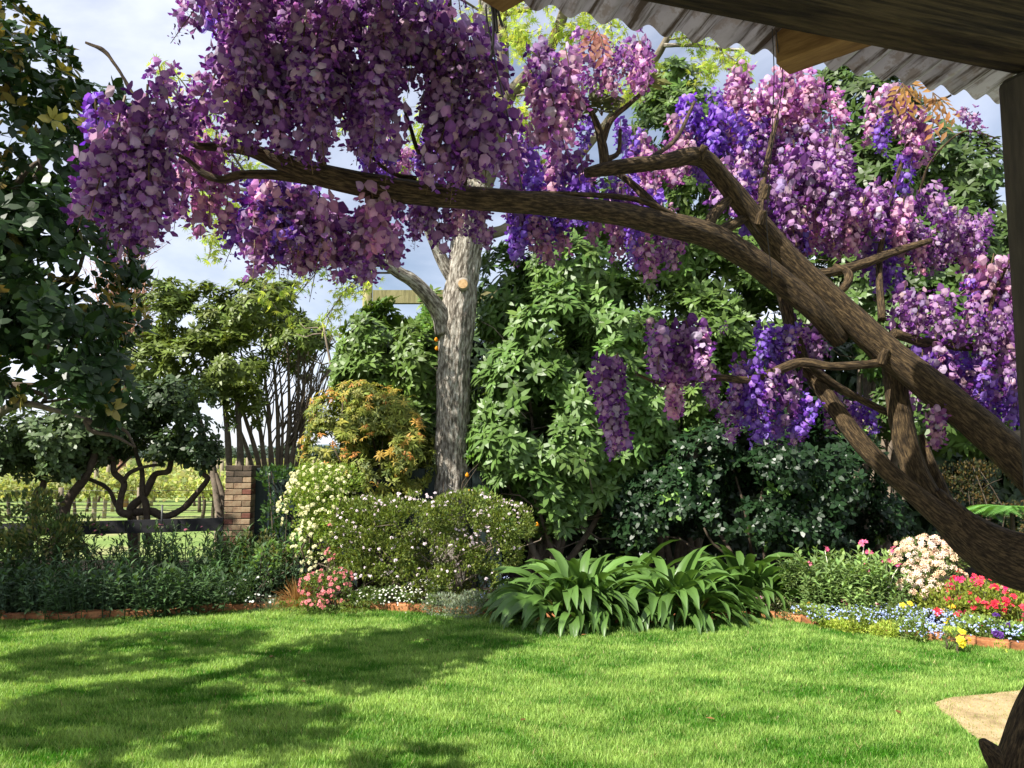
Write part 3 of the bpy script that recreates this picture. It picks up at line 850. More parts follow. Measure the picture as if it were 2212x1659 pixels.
# --- racemes
def floret(kind):
    """banner disc standing behind a pair of keel petals; +Y points out from the raceme, Z up; unit = banner width"""
    pal_b = np.array([[.38, .23, .41], [.33, .18, .37], [.44, .30, .43]])[rng.integers(0, 3)]  # greyed mauves hold the shaded petal tone in the colour
    if kind == 'violet': pal_b = np.array([.25, .14, .52])  # violet and pink hold sunlit petal tones in the colour
    if kind == 'pink': pal_b = np.array([.56, .33, .46])
    keel = np.array([.17, .045, .25]) if kind != 'violet' else np.array([.15, .045, .42])
    if kind == 'pink': keel = np.array([.36, .12, .36])
    a = np.linspace(0, 2 * math.pi, 8, endpoint=False) + math.pi / 2
    rr = .52 * (1 + .09 * rng.normal(size=8)) * np.array([.80, 1.0, 1.05, .92, .70, .92, 1.05, 1.0])      # notched top, narrow claw
    back = rng.uniform(.25, .75)
    ring = np.stack([rr * np.cos(a) * rng.uniform(.75, 1.0), -.42 * back * np.abs(np.cos(a)) ** 1.5 - .22 * back * np.clip(np.sin(a), 0, 1) + .05 * rng.normal(size=8), rr * .95 * np.sin(a) + .36], 1)
    V = [(0, .12, .30)] + [tuple(r) for r in ring]
    F = [(0, 1 + i, 1 + (i + 1) % 8) for i in range(8)]
    C = [tuple(np.clip(pal_b * np.array([1.2, 1.2, 1.1]), 0, .92))] + [tuple(pal_b * rng.uniform(.78, 1.0)) for _ in range(8)]
    b = len(V)
    for s in (-1, 1):      # wings closing over the keel
        q = [(0, .05, .08), (s * .17, .22, .14), (s * .15, .50, .04), (0, .62, -.06), (s * .05, .30, -.12)]
        V += q
        F += [(b, b + 1, b + 4), (b + 1, b + 2, b + 4), (b + 2, b + 3, b + 4)]
        C += [tuple(keel * rng.uniform(.8, 1.25)) for _ in q]
        b += 5
    return T(V, F, C)
def bud():
    V = [(0, 0, 0), (-.13, .3, .08), (.13, .3, .08), (0, .3, -.12), (0, .72, .0)]
    F = [(0, 1, 2), (0, 2, 3), (0, 3, 1), (4, 2, 1), (4, 3, 2), (4, 1, 3)]
    return T(V, F, np.array([.20, .07, .27]))
def raceme(kind, nf, openness=.8, fs=.118, fr=.20):
    """unit-length raceme hanging along -Z from the origin; real length is its scale"""
    out, stalk = [], []
    bend = rng.normal(0, .05, 2)
    axis = lambda t: np.array([bend[0] * t * t, bend[1] * t * t, -t])
    stalk.append(tube([axis(0) + [0, 0, .08], axis(.5), axis(1.0)], [.011, .008, .004], 6, 4, col=(.16, .11, .05)))
    flo = [floret(kind) for _ in range(9)]
    bu = bud()
    for i in range(nf):
        t = .02 + .96 * (i + rng.random() * .8) / nf
        a = i * 2.399 + rng.normal(0, .25)
        opened = t < openness + rng.normal(0, .06)
        rad = fr * (1 - .50 * t ** 2.2) * rng.uniform(.8, 1.15) * (1 if opened else .55)
        base = axis(t)
        o = np.array([math.cos(a), math.sin(a), rng.normal(.0, .25)]); o /= np.linalg.norm(o)
        pos = base + o * rad * .78
        M = frames(np.array([o + rdir(1)[0] * .5]), np.array([[0, 0, 1.0]]) + rdir(1) * .45)
        sc = fs * rng.uniform(.75, 1.2) * (1 if opened else .55)
        out.append(scatter(flo[rng.integers(0, 9)] if opened else bu, pos[None], M, sc, (np.array([.50, .30, .62]) if rng.random() < .22 else np.array([1, 1, 1]) + rng.normal(0, .08, 3)) * rng.uniform(.72, 1.18)))
        # pedicel
        d = norm(pos - base)
        sd = norm(np.cross(d, [0, 0, 1])) * .003
        stalk.append(T([base - sd, base + sd, pos], [(0, 1, 2)], (.20, .10, .12)))
        stalk[-1].tcs = stalk[-1].V
    return join([T(s.V, s.F, s.C) for s in stalk]), join(out)
RAC = {}
for kind, k in (('lilac', 6), ('violet', 3), ('pink', 4)):
    RAC[kind] = []
    for q in range(k):
        s_, f_ = raceme(kind, int(rng.integers(66, 84)), rng.uniform(.72, .92))
        RAC[kind].append((mesh("raceme_stalk", s_, M_leafsoft), mesh("raceme_florets", f_, M_petal)))
SHORT = {}          # short racemes of few, full-sized florets
for kind, k in (('lilac', 6), ('violet', 4), ('pink', 5)):
    SHORT[kind] = []
    for q in range(k):
        s_, f_ = raceme(kind, int(rng.integers(34, 46)), rng.uniform(.75, .95), .185, .26)
        SHORT[kind].append((mesh("raceme_stalk", s_, M_leafsoft), mesh("raceme_florets", f_, M_petal)))
s_, f_ = raceme('lilac', 30, .45)
SPARSE = [(mesh("raceme_stalk", s_, M_leafsoft), mesh("raceme_florets", f_, M_petal))]
nrac = 0
def hang(px, py, d, lpx, kind='lilac', tilt=0.0, fat=.9, az=None):
    """one raceme: stalk with its florets, hung so its top is at the pixel, lpx photo pixels long"""
    global nrac
    pool = SPARSE if kind == 'sparse' else RAC[kind] if lpx * pxm(d) > .19 else SHORT[kind]
    ms, mf = pool[rng.integers(0, len(pool))]
    P = at(px, py, d) - np.array(wist.location)
    sc = lpx * pxm(d)
    m = Matrix.Translation(Vector(P)) @ Matrix.Rotation(rng.normal(0, .2) + tilt, 4, 'Y') @ Matrix.Rotation(rng.normal(0, .2), 4, 'X') @ Matrix.Rotation(rng.uniform(0, 6.28), 4, 'Z') @ Matrix.Diagonal(Vector((sc * fat, sc * fat, sc, 1)))
    o = put("flower_raceme", ms, wist, m)
    f = put("florets", mf, o)
    f["kind"] = "stuff"
    nrac += 1
def fill(x0, x1, y0, y1, d0, d1, n, l0, l1, kinds, fat=.88, tilt=0.0):
    """tops spread over a box by a jittered grid so that no two coincide"""
    for i in range(n):
        fx = (i * 0.61803 + rng.random() * .25) % 1.0
        fy = (i + rng.random()) / n
        hang(x0 + (x1 - x0) * fx, y0 + (y1 - y0) * fy, d0 + (d1 - d0) * rng.random(), rng.uniform(l0, l1), kinds[rng.integers(0, len(kinds))], rng.normal(0, .06) + tilt, fat)
LI, PI_, VI = ['lilac'], ['pink'], ['violet']
# left-hand spray beyond the branch tip
for a in ((345, 150, 1.37, 240), (318, 205, 1.35, 290), (265, 225, 1.36, 285), (232, 300, 1.38, 225), (355, 225, 1.36, 260), (280, 305, 1.34, 270), (322, 340, 1.34, 240), (250, 335, 1.36, 215), (350, 330, 1.40, 200), (300, 260, 1.4, 250), (285, 410, 1.36, 175), (265, 390, 1.38, 165)):
    hang(*a, 'lilac', 0, .85)
hang(205, 215, 1.52, 150, 'violet', .15); hang(195, 350, 1.53, 130, 'violet')
for a in ((425, 255, 1.62, 215), (465, 300, 1.64, 200), (400, 300, 1.6, 210), (445, 330, 1.66, 190), (485, 370, 1.66, 145)):
    hang(*a, 'pink' if a[0] % 2 else 'lilac')
# the great shaded mass over the long branch
fill(470, 560, -90, 170, 1.36, 1.52, 10, 215, 265, LI)
fill(540, 700, -140, 175, 1.36, 1.54, 20, 225, 275, LI)
fill(690, 840, -140, 160, 1.38, 1.56, 18, 210, 265, LI)
fill(840, 945, -60, 120, 1.48, 1.62, 9, 200, 240, LI)
fill(955, 1060, 40, 130, 1.52, 1.64, 7, 180, 215, LI)
fill(935, 1100, 215, 250, 1.5, 1.64, 8, 180, 205, LI)
fill(720, 860, 180, 235, 1.55, 1.66, 4, 170, 190, LI)
fill(460, 600, -60, 20, 1.7, 1.85, 5, 170, 200, VI + PI_)
fill(520, 960, -420, -150, 1.4, 1.8, 22, 220, 270, LI)
# lit sprays under the branch
fill(560, 690, 385, 430, 1.62, 1.78, 9, 180, 215, PI_ + VI + LI)
fill(545, 850, 400, 470, 1.6, 1.75, 13, 150, 190, LI + PI_)
fill(640, 850, 450, 500, 1.62, 1.74, 7, 120, 150, LI)
hang(700, 500, 1.6, 160, 'sparse')
fill(868, 950, 420, 450, 1.7, 1.8, 5, 100, 140, LI + VI)
fill(960, 1045, 425, 450, 1.72, 1.82, 4, 85, 110, PI_ + LI)
# behind the branch, sunlit
fill(790, 960, 300, 330, 2.0, 2.2, 8, 90, 120, PI_ + VI)
fill(1095, 1260, 275, 410, 2.0, 2.25, 14, 110, 150, PI_ + VI + LI)
fill(1110, 1240, 420, 480, 2.1, 2.25, 9, 90, 125, PI_ + VI)
fill(1240, 1420, 370, 450, 2.1, 2.3, 10, 90, 120, PI_ + VI + LI)
fill(1260, 1500, 440, 500, 2.1, 2.25, 6, 70, 100, LI + PI_)
hang(1385, 520, 2.05, 115, 'pink'); hang(1372, 500, 2.06, 90, 'violet'); hang(1440, 500, 2.05, 100, 'lilac')
# upright sprays left of the roof's rafter tail
fill(1150, 1250, 100, 215, 1.72, 1.85, 8, 140, 175, LI + PI_)
fill(1240, 1400, 70, 130, 1.8, 1.95, 8, 95, 130, PI_ + LI)
hang(1270, 255, 1.95, 90, 'violet'); hang(1340, 260, 1.98, 80, 'violet')
# the big pink dome on the right
fill(1580, 1810, 140, 215, 2.35, 2.55, 16, 100, 130, PI_)
fill(1440, 1640, 215, 300, 2.35, 2.5, 14, 100, 130, PI_ + VI)
fill(1350, 1500, 280, 350, 2.3, 2.45, 9, 90, 115, PI_ + VI)
fill(1600, 1820, 240, 340, 2.35, 2.5, 14, 110, 140, PI_ + LI)
fill(1700, 1840, 310, 380, 2.2, 2.35, 10, 130, 170, LI)
fill(1560, 1700, 350, 420, 2.2, 2.4, 9, 110, 140, LI + VI)
hang(1587, 240, 2.2, 110, 'violet'); hang(1540, 200, 2.4, 90, 'violet'); hang(1610, 380, 2.2, 110, 'violet')
fill(1640, 1720, 440, 510, 2.25, 2.4, 6, 90, 120, LI + VI)
fill(1720, 2010, 390, 470, 2.25, 2.5, 18, 110, 145, LI + PI_)
fill(1720, 2000, 470, 530, 2.3, 2.5, 10, 80, 110, VI + LI + PI_)
for a in ((1905, 195, 2.35, 125), (1935, 190, 2.36, 140), (1975, 240, 2.35, 130), (1995, 265, 2.36, 120), (1900, 250, 2.36, 90), (1960, 330, 2.36, 100)):
    hang(*a, 'pink' if a[0] % 2 else 'violet')
hang(2092, 245, 2.15, 120, 'sparse', -.75); hang(2075, 240, 2.16, 60, 'lilac', -.5)
fill(2065, 2140, 455, 490, 2.3, 2.4, 6, 85, 105, LI)
fill(1890, 1945, 540, 575, 2.35, 2.45, 3, 85, 105, VI + LI)
fill(1960, 2050, 480, 520, 2.35, 2.45, 4, 80, 100, LI)
# right-hand lower sprays
fill(1945, 2060, 625, 660, 2.15, 2.3, 7, 95, 120, LI)
fill(2080, 2230, 540, 640, 2.25, 2.45, 12, 110, 140, VI + LI + PI_)
fill(2090, 2230, 650, 720, 2.2, 2.35, 8, 100, 130, LI)
fill(1985, 2100, 740, 790, 2.2, 2.35, 8, 110, 140, LI + VI)
fill(2110, 2230, 770, 830, 2.2, 2.3, 7, 100, 130, LI + VI)
hang(2025, 880, 2.1, 100, 'pink'); hang(2040, 865, 2.1, 90, 'lilac')
fill(2120, 2210, 840, 870, 2.3, 2.4, 4, 70, 90, VI)
# low sprays in the middle
for a in ((1312, 770, 1.95, 190), (1332, 775, 1.96, 170), (1308, 830, 1.95, 165), (1292, 785, 1.97, 150), (1320, 860, 1.96, 135)):
    hang(*a, 'lilac', 0, .85)
fill(1410, 1515, 695, 730, 1.95, 2.05, 9, 110, 140, LI, .95)
hang(1448, 815, 2.0, 105, 'pink'); hang(1462, 800, 2.0, 90, 'pink')
hang(1568, 700, 2.1, 60, 'sparse')
fill(1640, 1730, 700, 725, 2.1, 2.2, 6, 85, 105, LI + VI)
fill(1700, 1780, 690, 740, 2.25, 2.35, 5, 90, 120, LI)
fill(1600, 1720, 770, 830, 2.1, 2.25, 9, 100, 130, LI + VI)
fill(1590, 1760, 850, 890, 2.1, 2.25, 10, 85, 110, LI + VI)
fill(1520, 1620, 780, 830, 2.1, 2.2, 4, 60, 80, LI)
fill(1800, 1890, 850, 880, 2.3, 2.45, 4, 70, 90, VI + LI)
# young bronze leaves and shoots near the roof
T_pinn = leaf4(.36, .03, .15)
def shoot(px, py, d, dirs, col):
    out = []
    for dx, dy in dirs:
        a, b = at(px, py, d), at(px + dx, py + dy, d - .02)
        n = 9
        t = np.linspace(.15, 1, n)[:, None]
        P = a * (1 - t) + b * t + np.array([0, 0, -.02]) * t ** 2
        ax = norm(b - a)
        sd = np.cross(ax, [0, 1, 0])
        D = norm(ax * .6 + sd * np.where(np.arange(n) % 2, 1, -1)[:, None] + np.array([0, 0, -.4]))
        out.append(scatter(T_pinn, P, frames(D, np.tile([0, -1.0, .3], (n, 1)) + .3 * rdir(n)), rng.uniform(.03, .045, n), vary(col, n)))
        out.append(T(*[tube([a, (a + b) / 2 + [0, 0, .004], b], [.002, .0016, .001], 5, 4, col=(.2, .12, .05)).__dict__[k] for k in ("V", "F", "C")]))
    return join(out)
sh = join([shoot(1950, 180, 2.3, [(30, 40), (-25, 45), (45, 10), (10, 55)], (.42, .24, .07)), shoot(2015, 200, 2.3, [(30, 70), (0, 75), (45, 40)], (.44, .22, .08)), shoot(1290, 60, 1.85, [(-20, 40), (15, 45)], (.45, .2, .15)), shoot(1400, 190, 1.9, [(-10, -40), (18, -35)], (.2, .2, .06)), shoot(1300, 250, 1.9, [(-30, -45), (15, -55), (-5, -50)], (.12, .13, .05))])
stuff(part("young_leaves", sh, M_leafthin, wist))

# ================================================================== trees and tall shrubs
def E(px, py, d, rx, ry, rd):          # crown lobe measured in photo pixels, depth radius in metres
    k = pxm(d)
    return (at(px, py, d), np.array([rx * k, rd, ry * k]))
def in_crown(lobes, n, shell=0.55, gap=0.0, gs=1.6, seed=0.0):
    """points through a crown of overlapping lobes, denser toward the outside, with holes; plus outward normals"""
    vol = np.array([np.prod(r) ** (2 / 3) for c, r in lobes])
    k = rng.choice(len(lobes), int(n * 1.9), p=vol / vol.sum())
    c = np.array([l[0] for l in lobes])[k]
    r = np.array([l[1] for l in lobes])[k]
    d = rdir(len(k))
    rad = np.where(rng.random(len(k)) < shell, rng.uniform(.82, 1.06, len(k)), rng.random(len(k)) ** (1 / 3))
    P = c + d * r * rad[:, None]
    Nn = norm(d / r)
    if gap > 0:
        keep = np.array([noise.noise(Vector(p * gs) + Vector((seed, seed, 0))) for p in P]) > (gap - 1) * .5
        P, Nn = P[keep], Nn[keep]
    keep = P[:, 2] > 0.08
    P, Nn = P[keep][:n], Nn[keep][:n]
    return P, Nn
leafh = lambda w, bend: T([(0, 0, 0), (-w / 2, .32, .03), (w / 2, .32, .03), (-w * .44, .70, -bend * .35), (w * .44, .70, -bend * .35), (0, 1, -bend)], [(0, 2, 1), (1, 2, 4), (1, 4, 3), (3, 4, 5)])
TL_ell = [leaf4(.36, .05, .12), leaf4(.42, .07, .05), leaf4(.34, .03, .2)]
TL_small = [leaf2(.5, .1), leaf2(.42, .2)]
def whorl(nl, w, droop, spread):
    """rosette of leaves round a shoot tip; +Y is the shoot's axis"""
    a = np.arange(nl) * 2.399 + rng.normal(0, .15, nl)
    el = rng.uniform(*spread, nl)
    D = np.stack([np.cos(a) * np.cos(el), np.sin(el), np.sin(a) * np.cos(el)], 1)
    up = np.tile([0, 1.0, 0], (nl, 1)) + rdir(nl) * .15
    t = leafh(w, droop)
    c = vary((1, 1, 1), nl, .22, .05)
    s = scatter(t, D * .04, frames(D, up), rng.uniform(.75, 1.1, nl), np.clip(c, .5, 1.4))
    return s
W_rho = [whorl(int(rng.integers(7, 11)), .31, rng.uniform(.1, .35), (-.2, .75)) for _ in range(7)]
W_mag = [whorl(int(rng.integers(4, 7)), .46, .08, (.0, 1.0)) for _ in range(7)]
W_cam = [whorl(int(rng.integers(3, 6)), .50, .1, (-.2, .8)) for _ in range(6)]
W_pie = [whorl(int(rng.integers(7, 10)), .26, .35, (-.4, .5)) for _ in range(6)]
ME = {}
def whorl_meshes(key, ws, col, mat):
    if key not in ME:
        ME[key] = [mesh("leaf_whorl", T(t.V, t.F, np.clip(t.C * np.asarray(col) * rng.uniform(.85, 1.15), 0, .95)), mat) for t in ws]
    return ME[key]
def clothe(root, ws, key, lobes, n, size, col, mat, face=(0, 0, .5), shell=.6, gap=.8, gs=1.4, seed=0., nobj=300, jitter=.55, col2=None, c2=None):
    """clothe a crown with leaf whorls: the foremost ones as single objects, the rest as one part"""
    P, Nn = in_crown(lobes, n, shell, gap, gs, seed)
    D = norm(Nn + np.asarray(face) + jitter * rdir(len(P)))
    M = frames(D, rdir(len(P)))
    s = rng.uniform(size[0], size[1], len(P))
    # foremost, outermost ones first, those the lens can see
    dist = P[:, 1] + 0.6 * (Nn[:, 1] > 0)
    px = PW / 2 + FPX * P[:, 0] / P[:, 1]
    vis = (px > -40) & (px < PW + 40)
    order = np.argsort(np.where(vis, dist, dist + 50) + rng.uniform(0, .5, len(P)))
    a, b = order[:nobj], order[nobj:]
    if nobj:
        pieces("leaf_whorl", whorl_meshes(key, ws, col, mat), root, P[a], M[a], s[a])
    cc = vary(col, len(P), .3, .08)
    if c2 is not None:
        q = rng.random(len(P)) < c2
        cc[q] = vary(col2, q.sum(), .25, .08)
    if len(b):
        stuff(part("foliage", scatter_mix(ws, P[b], M[b], s[b], cc[b]), mat, root))
    return P, Nn
def twigs(starts, targets, r0, r1, wob=.12, sides=5, n=7):
    out = []
    for a, b in zip(starts, targets):
        a, b = np.asarray(a), np.asarray(b)
        L_ = np.linalg.norm(b - a)
        m1 = a * .62 + b * .38 + rng.normal(0, wob, 3) * L_
        m2 = a * .3 + b * .7 + rng.normal(0, wob, 3) * L_
        out.append(tube([a, m1, m2, b], [r0, r0 * .7 + r1 * .3, r0 * .35 + r1 * .65, r1], n, sides))
    return out

# --- oak ---------------------------------------------------------------
OD = 9.6
ob = gnd(974, 1268)
ob = np.array([at(974, 1200, OD)[0], OD, 0])
oak = thing("oak_tree", tuple(ob), "tall oak with rugged grey trunk, sawn limb scar and fresh yellow green leaves", "tree")
def limb(name, pts, root, sides=14, bump=.1, mat=None, fine=False):
    P = [at(x, y, d) for x, y, d, r in pts]
    t = tube(P, [r * pxm(d) for x, y, d, r in pts], 420 if fine else len(P) * 6, sides, bump)
    if fine:        # furrowed bark as real relief: long ridges broken by cross cracks
        for i in range(len(t.V) - 2):
            q = Vector(t.tcs[i])
            rr = max(1e-3, math.hypot(q.x, q.y))
            v = Vector((q.x * 26, q.y * 26, q.z * 4.5))
            h = abs(noise.noise(v)) * 1.5 + .5 * abs(noise.noise(v * 2.1)) + .6 * noise.noise(Vector((q.x * 6, q.y * 6, q.z * 1.6)))
            n_ = -(CAM - t.V[i])
            k = (h - .45) * .022
            ax = np.array([q.x, q.y]) / rr
            t.V[i] += t.dirs[i] * k
    return part(name, t, mat or M_oak, root, True, t.tcs)
limb("trunk", [(970, 1275, OD, 52), (972, 1200, OD, 42), (975, 1060, OD, 36), (978, 900, OD, 35), (982, 780, OD, 35), (990, 690, OD, 37), (998, 600, OD, 34), (1006, 540, OD, 34), (1016, 480, OD, 33), (1030, 420, OD, 31), (1042, 370, OD, 24), (1048, 250, OD, 18), (1047, 100, OD, 15), (1050, -60, OD, 13), (1060, -300, OD + .2, 9)], oak, 64, .0, fine=True)
limb("limb", [(962, 720, OD - .05, 22), (952, 680, OD - .1, 20), (925, 640, OD - .25, 17), (890, 605, OD - .4, 15), (860, 588, OD - .5, 13), (800, 545, OD - .7, 11), (700, 480, OD - 1.0, 8), (560, 420, OD - 1.4, 5), (470, 400, OD - 1.7, 3)], oak)
limb("limb", [(985, 610, OD, 18), (962, 575, OD - .05, 15), (945, 540, OD - .1, 13), (920, 480, OD - .2, 11), (880, 380, OD - .3, 9), (820, 240, OD - .5, 7), (760, 60, OD - .7, 4)], oak)
limb("limb", [(1030, 420, OD, 22), (1062, 360, OD - .1, 18), (1082, 250, OD - .2, 16), (1086, 130, OD - .3, 14), (1080, 0, OD - .4, 12), (1075, -200, OD - .5, 8)], oak, mat=M_lichen)
limb("limb", [(1030, 410, OD, 20), (1060, 300, OD - .3, 18), (1100, 208, OD - .6, 16), (1170, 134, OD - .9, 15), (1195, 85, OD - 1.0, 13), (1220, 20, OD - 1.1, 12), (1260, -140, OD - 1.3, 8)], oak, mat=M_lichen)
limb("limb", [(1020, 440, OD, 17), (985, 300, OD + .1, 14), (975, 150, OD + .1, 12), (968, 30, OD + .1, 10), (950, -120, OD + .2, 7)], oak, mat=M_lichen)
limb("limb", [(1015, 520, OD, 16), (1060, 505, OD + .1, 13), (1105, 485, OD + .2, 11), (1200, 400, OD + .4, 9), (1330, 240, OD + .3, 9), (1400, 150, OD, 9), (1440, 85, OD - .2, 8), (1470, 20, OD - .3, 7), (1500, -80, OD - .4, 5)], oak, mat=M_lichen)
limb("limb", [(1434, 98, OD - .2, 5), (1500, 98, OD - .3, 4), (1560, 106, OD - .4, 4), (1620, 108, OD - .5, 3)], oak, 8)
limb("limb", [(1086, 30, OD - .4, 7), (1130, 22, OD - .5, 6), (1180, 8, OD - .7, 4)], oak, 8, mat=M_lichen)
# scar of a sawn limb
sc_ = at(1000, 613, OD - .27)
part("sawn_stub", tube([at(999, 615, OD - .10), at(1000, 614, OD - .20), sc_], [.088, .082, .080], 8, 16, .05), M_oak, oak, True)
M_cut = surf_mat("sawn_wood", [(0.30, 0.17, 0.07), (0.55, 0.38, 0.20)], 30, bump=.3, dist=.004)
part("cut_face", tube([sc_ + [0, .01, 0], sc_ + [0, -.008, 0]], [.062, .058], 2, 16), M_cut, oak, False)
star = []
for q in range(5):
    a = (q - 2) * .62
    star.append((math.sin(a) * (.95 if q % 2 == 0 else .85), .15 + math.cos(a) * .85, rng.normal(0, .06)))
T_star = T([(0, 0, 0)] + [x for i in range(5) for x in ((star[i][0] * .33 - .09 * math.cos((i - 2) * .62), star[i][1] * .33 + .09 * math.sin((i - 2) * .62), .03), star[i], (star[i][0] * .33 + .09 * math.cos((i - 2) * .62), star[i][1] * .33 - .09 * math.sin((i - 2) * .62), .03))], [f for i in range(5) for f in ((0, 1 + 3 * i, 2 + 3 * i), (0, 2 + 3 * i, 3 + 3 * i))])
def spray(a, b, nsub, nleaf, out_t, out_l, size=(.055, .085), r=.012):
    """a drooping leafy branch from a to b"""
    a, b = np.asarray(a, float), np.asarray(b, float)
    L_ = np.linalg.norm(b - a)
    mid = (a + b) / 2 + rng.normal(0, .10, 3) * L_ + [0, 0, .12 * L_]
    Pm = spline(np.array([a, mid, b]), 24)
    out_t.append(tube([a, mid, b], [r, r * .6, r * .25], 10, 5, col=(1, 1, 1)))
    S, E_, LP = [], [], []
    for k in range(nsub):
        i = int(rng.integers(5, 24))
        e = Pm[i] + rng.normal(0, .16, 3) * L_ + [0, 0, -.05 * L_]
        S.append(Pm[i]); E_.append(e)
        t = rng.random(nleaf)[:, None] ** .7
        LP.append(Pm[i] * (1 - t) + e * t + rng.normal(0, .05, (nleaf, 3)))
    out_t += twigs(S, E_, r * .35, r * .12, .08, 3, 5)
    LP = np.concatenate(LP)
    n = len(LP)
    D = norm(rdir(n) + [0, 0, -.6])
    out_l.append(scatter(T_star, LP, frames(D, rdir(n)), rng.uniform(*size, n), vary((0.37, 0.45, 0.08), n, .3, .12)))
ot, ol = [], []
SPR = [((700, 480, 8.6), (420, 260, 8.0)), ((560, 420, 8.2), (370, 150, 7.9)), ((560, 420, 8.2), (450, 560, 7.9)), ((480, 410, 8.0), (400, 480, 7.8)), ((640, 450, 8.4), (560, 500, 8.0)), ((800, 545, 8.9), (640, 640, 8.4)), ((700, 480, 8.6), (560, 640, 8.2)), ((860, 588, 9.1), (700, 690, 8.7)), ((800, 545, 8.9), (760, 640, 8.5)), ((470, 400, 7.9), (520, 180, 7.8)),
       ((880, 380, 9.3), (700, 200, 8.6)), ((820, 240, 9.1), (640, 60, 8.4)), ((820, 240, 9.1), (520, 60, 8.2)), ((760, 60, 8.9), (420, 20, 8.0)), ((760, 60, 8.9), (900, -60, 8.5)), ((880, 380, 9.3), (960, 180, 8.8)), ((920, 480, 9.4), (860, 330, 9.0)),
       ((975, 150, 9.7), (880, 60, 9.2)), ((968, 30, 9.7), (860, 20, 9.0)), ((1048, 250, 9.6), (960, 120, 9.2)), ((1082, 250, 9.4), (1180, 260, 8.8)), ((1086, 130, 9.3), (1130, 60, 8.6)), ((1170, 134, 8.7), (1110, 90, 8.3)), ((1170, 134, 8.7), (1260, 150, 8.2)), ((1195, 85, 8.6), (1270, 60, 8.1)), ((1220, 20, 8.5), (1330, 60, 8.0)), ((1100, 208, 9.0), (1140, 300, 8.6)), ((1100, 208, 9.0), (1230, 240, 8.5)), ((1080, 0, 9.2), (1000, 40, 8.6)), ((1220, 20, 8.5), (1130, 10, 8.0)), ((1060, 300, 9.3), (1000, 230, 8.8)),
       ((1440, 85, 9.4), (1530, 150, 9.0)), ((1400, 150, 9.6), (1310, 100, 9.0)), ((1560, 106, 9.2), (1620, 170, 8.9)), ((1500, 98, 9.3), (1460, 40, 8.9)), ((1330, 240, 9.9), (1250, 170, 9.3)), ((1400, 150, 9.6), (1360, 220, 9.1)), ((1560, 106, 9.2), (1500, 160, 8.8)), ((1200, 400, 10.0), (1130, 330, 9.6))]
for a, b in SPR:
    spray(at(*a), at(*b), 11, 12, ot, ol, (.055, .085), r=.016)
# crown over and beyond the frame
for k in range(46):
    a = at(rng.uniform(760, 1300), rng.uniform(-300, 20), OD + rng.uniform(-1, 1))
    b = a + np.array([rng.uniform(-1.6, 1.6), rng.uniform(-1.6, 1.6), rng.uniform(-.4, 1.2)])
    spray(a, b, 8, 10, ot, ol, r=.02)
tt = join_tubes(ot)
part("branches", tt, M_lichen, oak, True, tt.tcs)
stuff(part("foliage", join(ol), M_leafthin, oak))

# --- magnolia at the left edge, its big leaves dark against the sky ------
mb = np.array([-4.25, 3.55, 0])
mag = thing("magnolia_tree", tuple(mb), "dark evergreen magnolia with large glossy leaves leaning over the lawn", "tree")
t1 = tube([(-4.25, 3.55, -.05), (-4.2, 3.6, 1.0), (-4.1, 3.8, 2.0), (-4.0, 4.1, 3.2), (-3.9, 4.3, 4.6)], [.16, .13, .11, .08, .04], 24, 12, .12)
part("trunk", t1, M_lichen, mag, True, t1.tcs)
LOB = [E(60, 330, 4.7, 160, 250, .8), E(40, 120, 4.9, 75, 110, .6), E(215, 245, 4.6, 42, 75, .35), E(120, 560, 4.6, 150, 160, .8), E(150, 720, 4.5, 130, 130, .7), E(60, 760, 4.8, 150, 120, .9), E(225, 830, 4.4, 60, 80, .4), E(-60, 560, 4.6, 90, 300, .5)]
LOB += [(np.array([-4.6, 3.2, 2.9]), np.array([.6, .5, .5])), (np.array([-3.9, 2.5, 3.2]), np.array([.5, .5, .45])), (np.array([-5.5, 4.2, 3.4]), np.array([.7, .6, .8])), (np.array([-5.0, 2.6, 3.6]), np.array([.45, .45, .4])), (np.array([-2.9, 2.1, 3.1]), np.array([.5, .3, .25]))]  # unseen crown lobes added out of frame to throw shadow on the lawn
tw = twigs([l[0] + np.array([-.15, .1, -.2]) for l in LOB] * 2, [l[0] + rng.normal(0, .3, 3) for l in LOB] * 2, .02, .006, .12, 6, 9)
for tt in tw:
    part("branch", tt, M_twig, mag, True, tt.tcs)
pt = tube([at(-60, 930, 5.2), at(20, 880, 5.0), at(60, 872, 4.9), at(130, 890, 4.8), at(190, 905, 4.7)], [.035, .03, .022, .014, .006], 20, 8, .15)
part("branch", pt, M_lichen, mag, True, pt.tcs)
MG = (0.020, 0.044, 0.012)
clothe(mag, W_mag, "mag", LOB, 3300, (.08, .115), MG, M_leafdark, (0.1, -.25, .55), .5, .88, 2.6, 3., 300, .7, (0.22, 0.18, 0.045), .2)  # yellow-olive share puts the look of sun-lit leaves into the colour

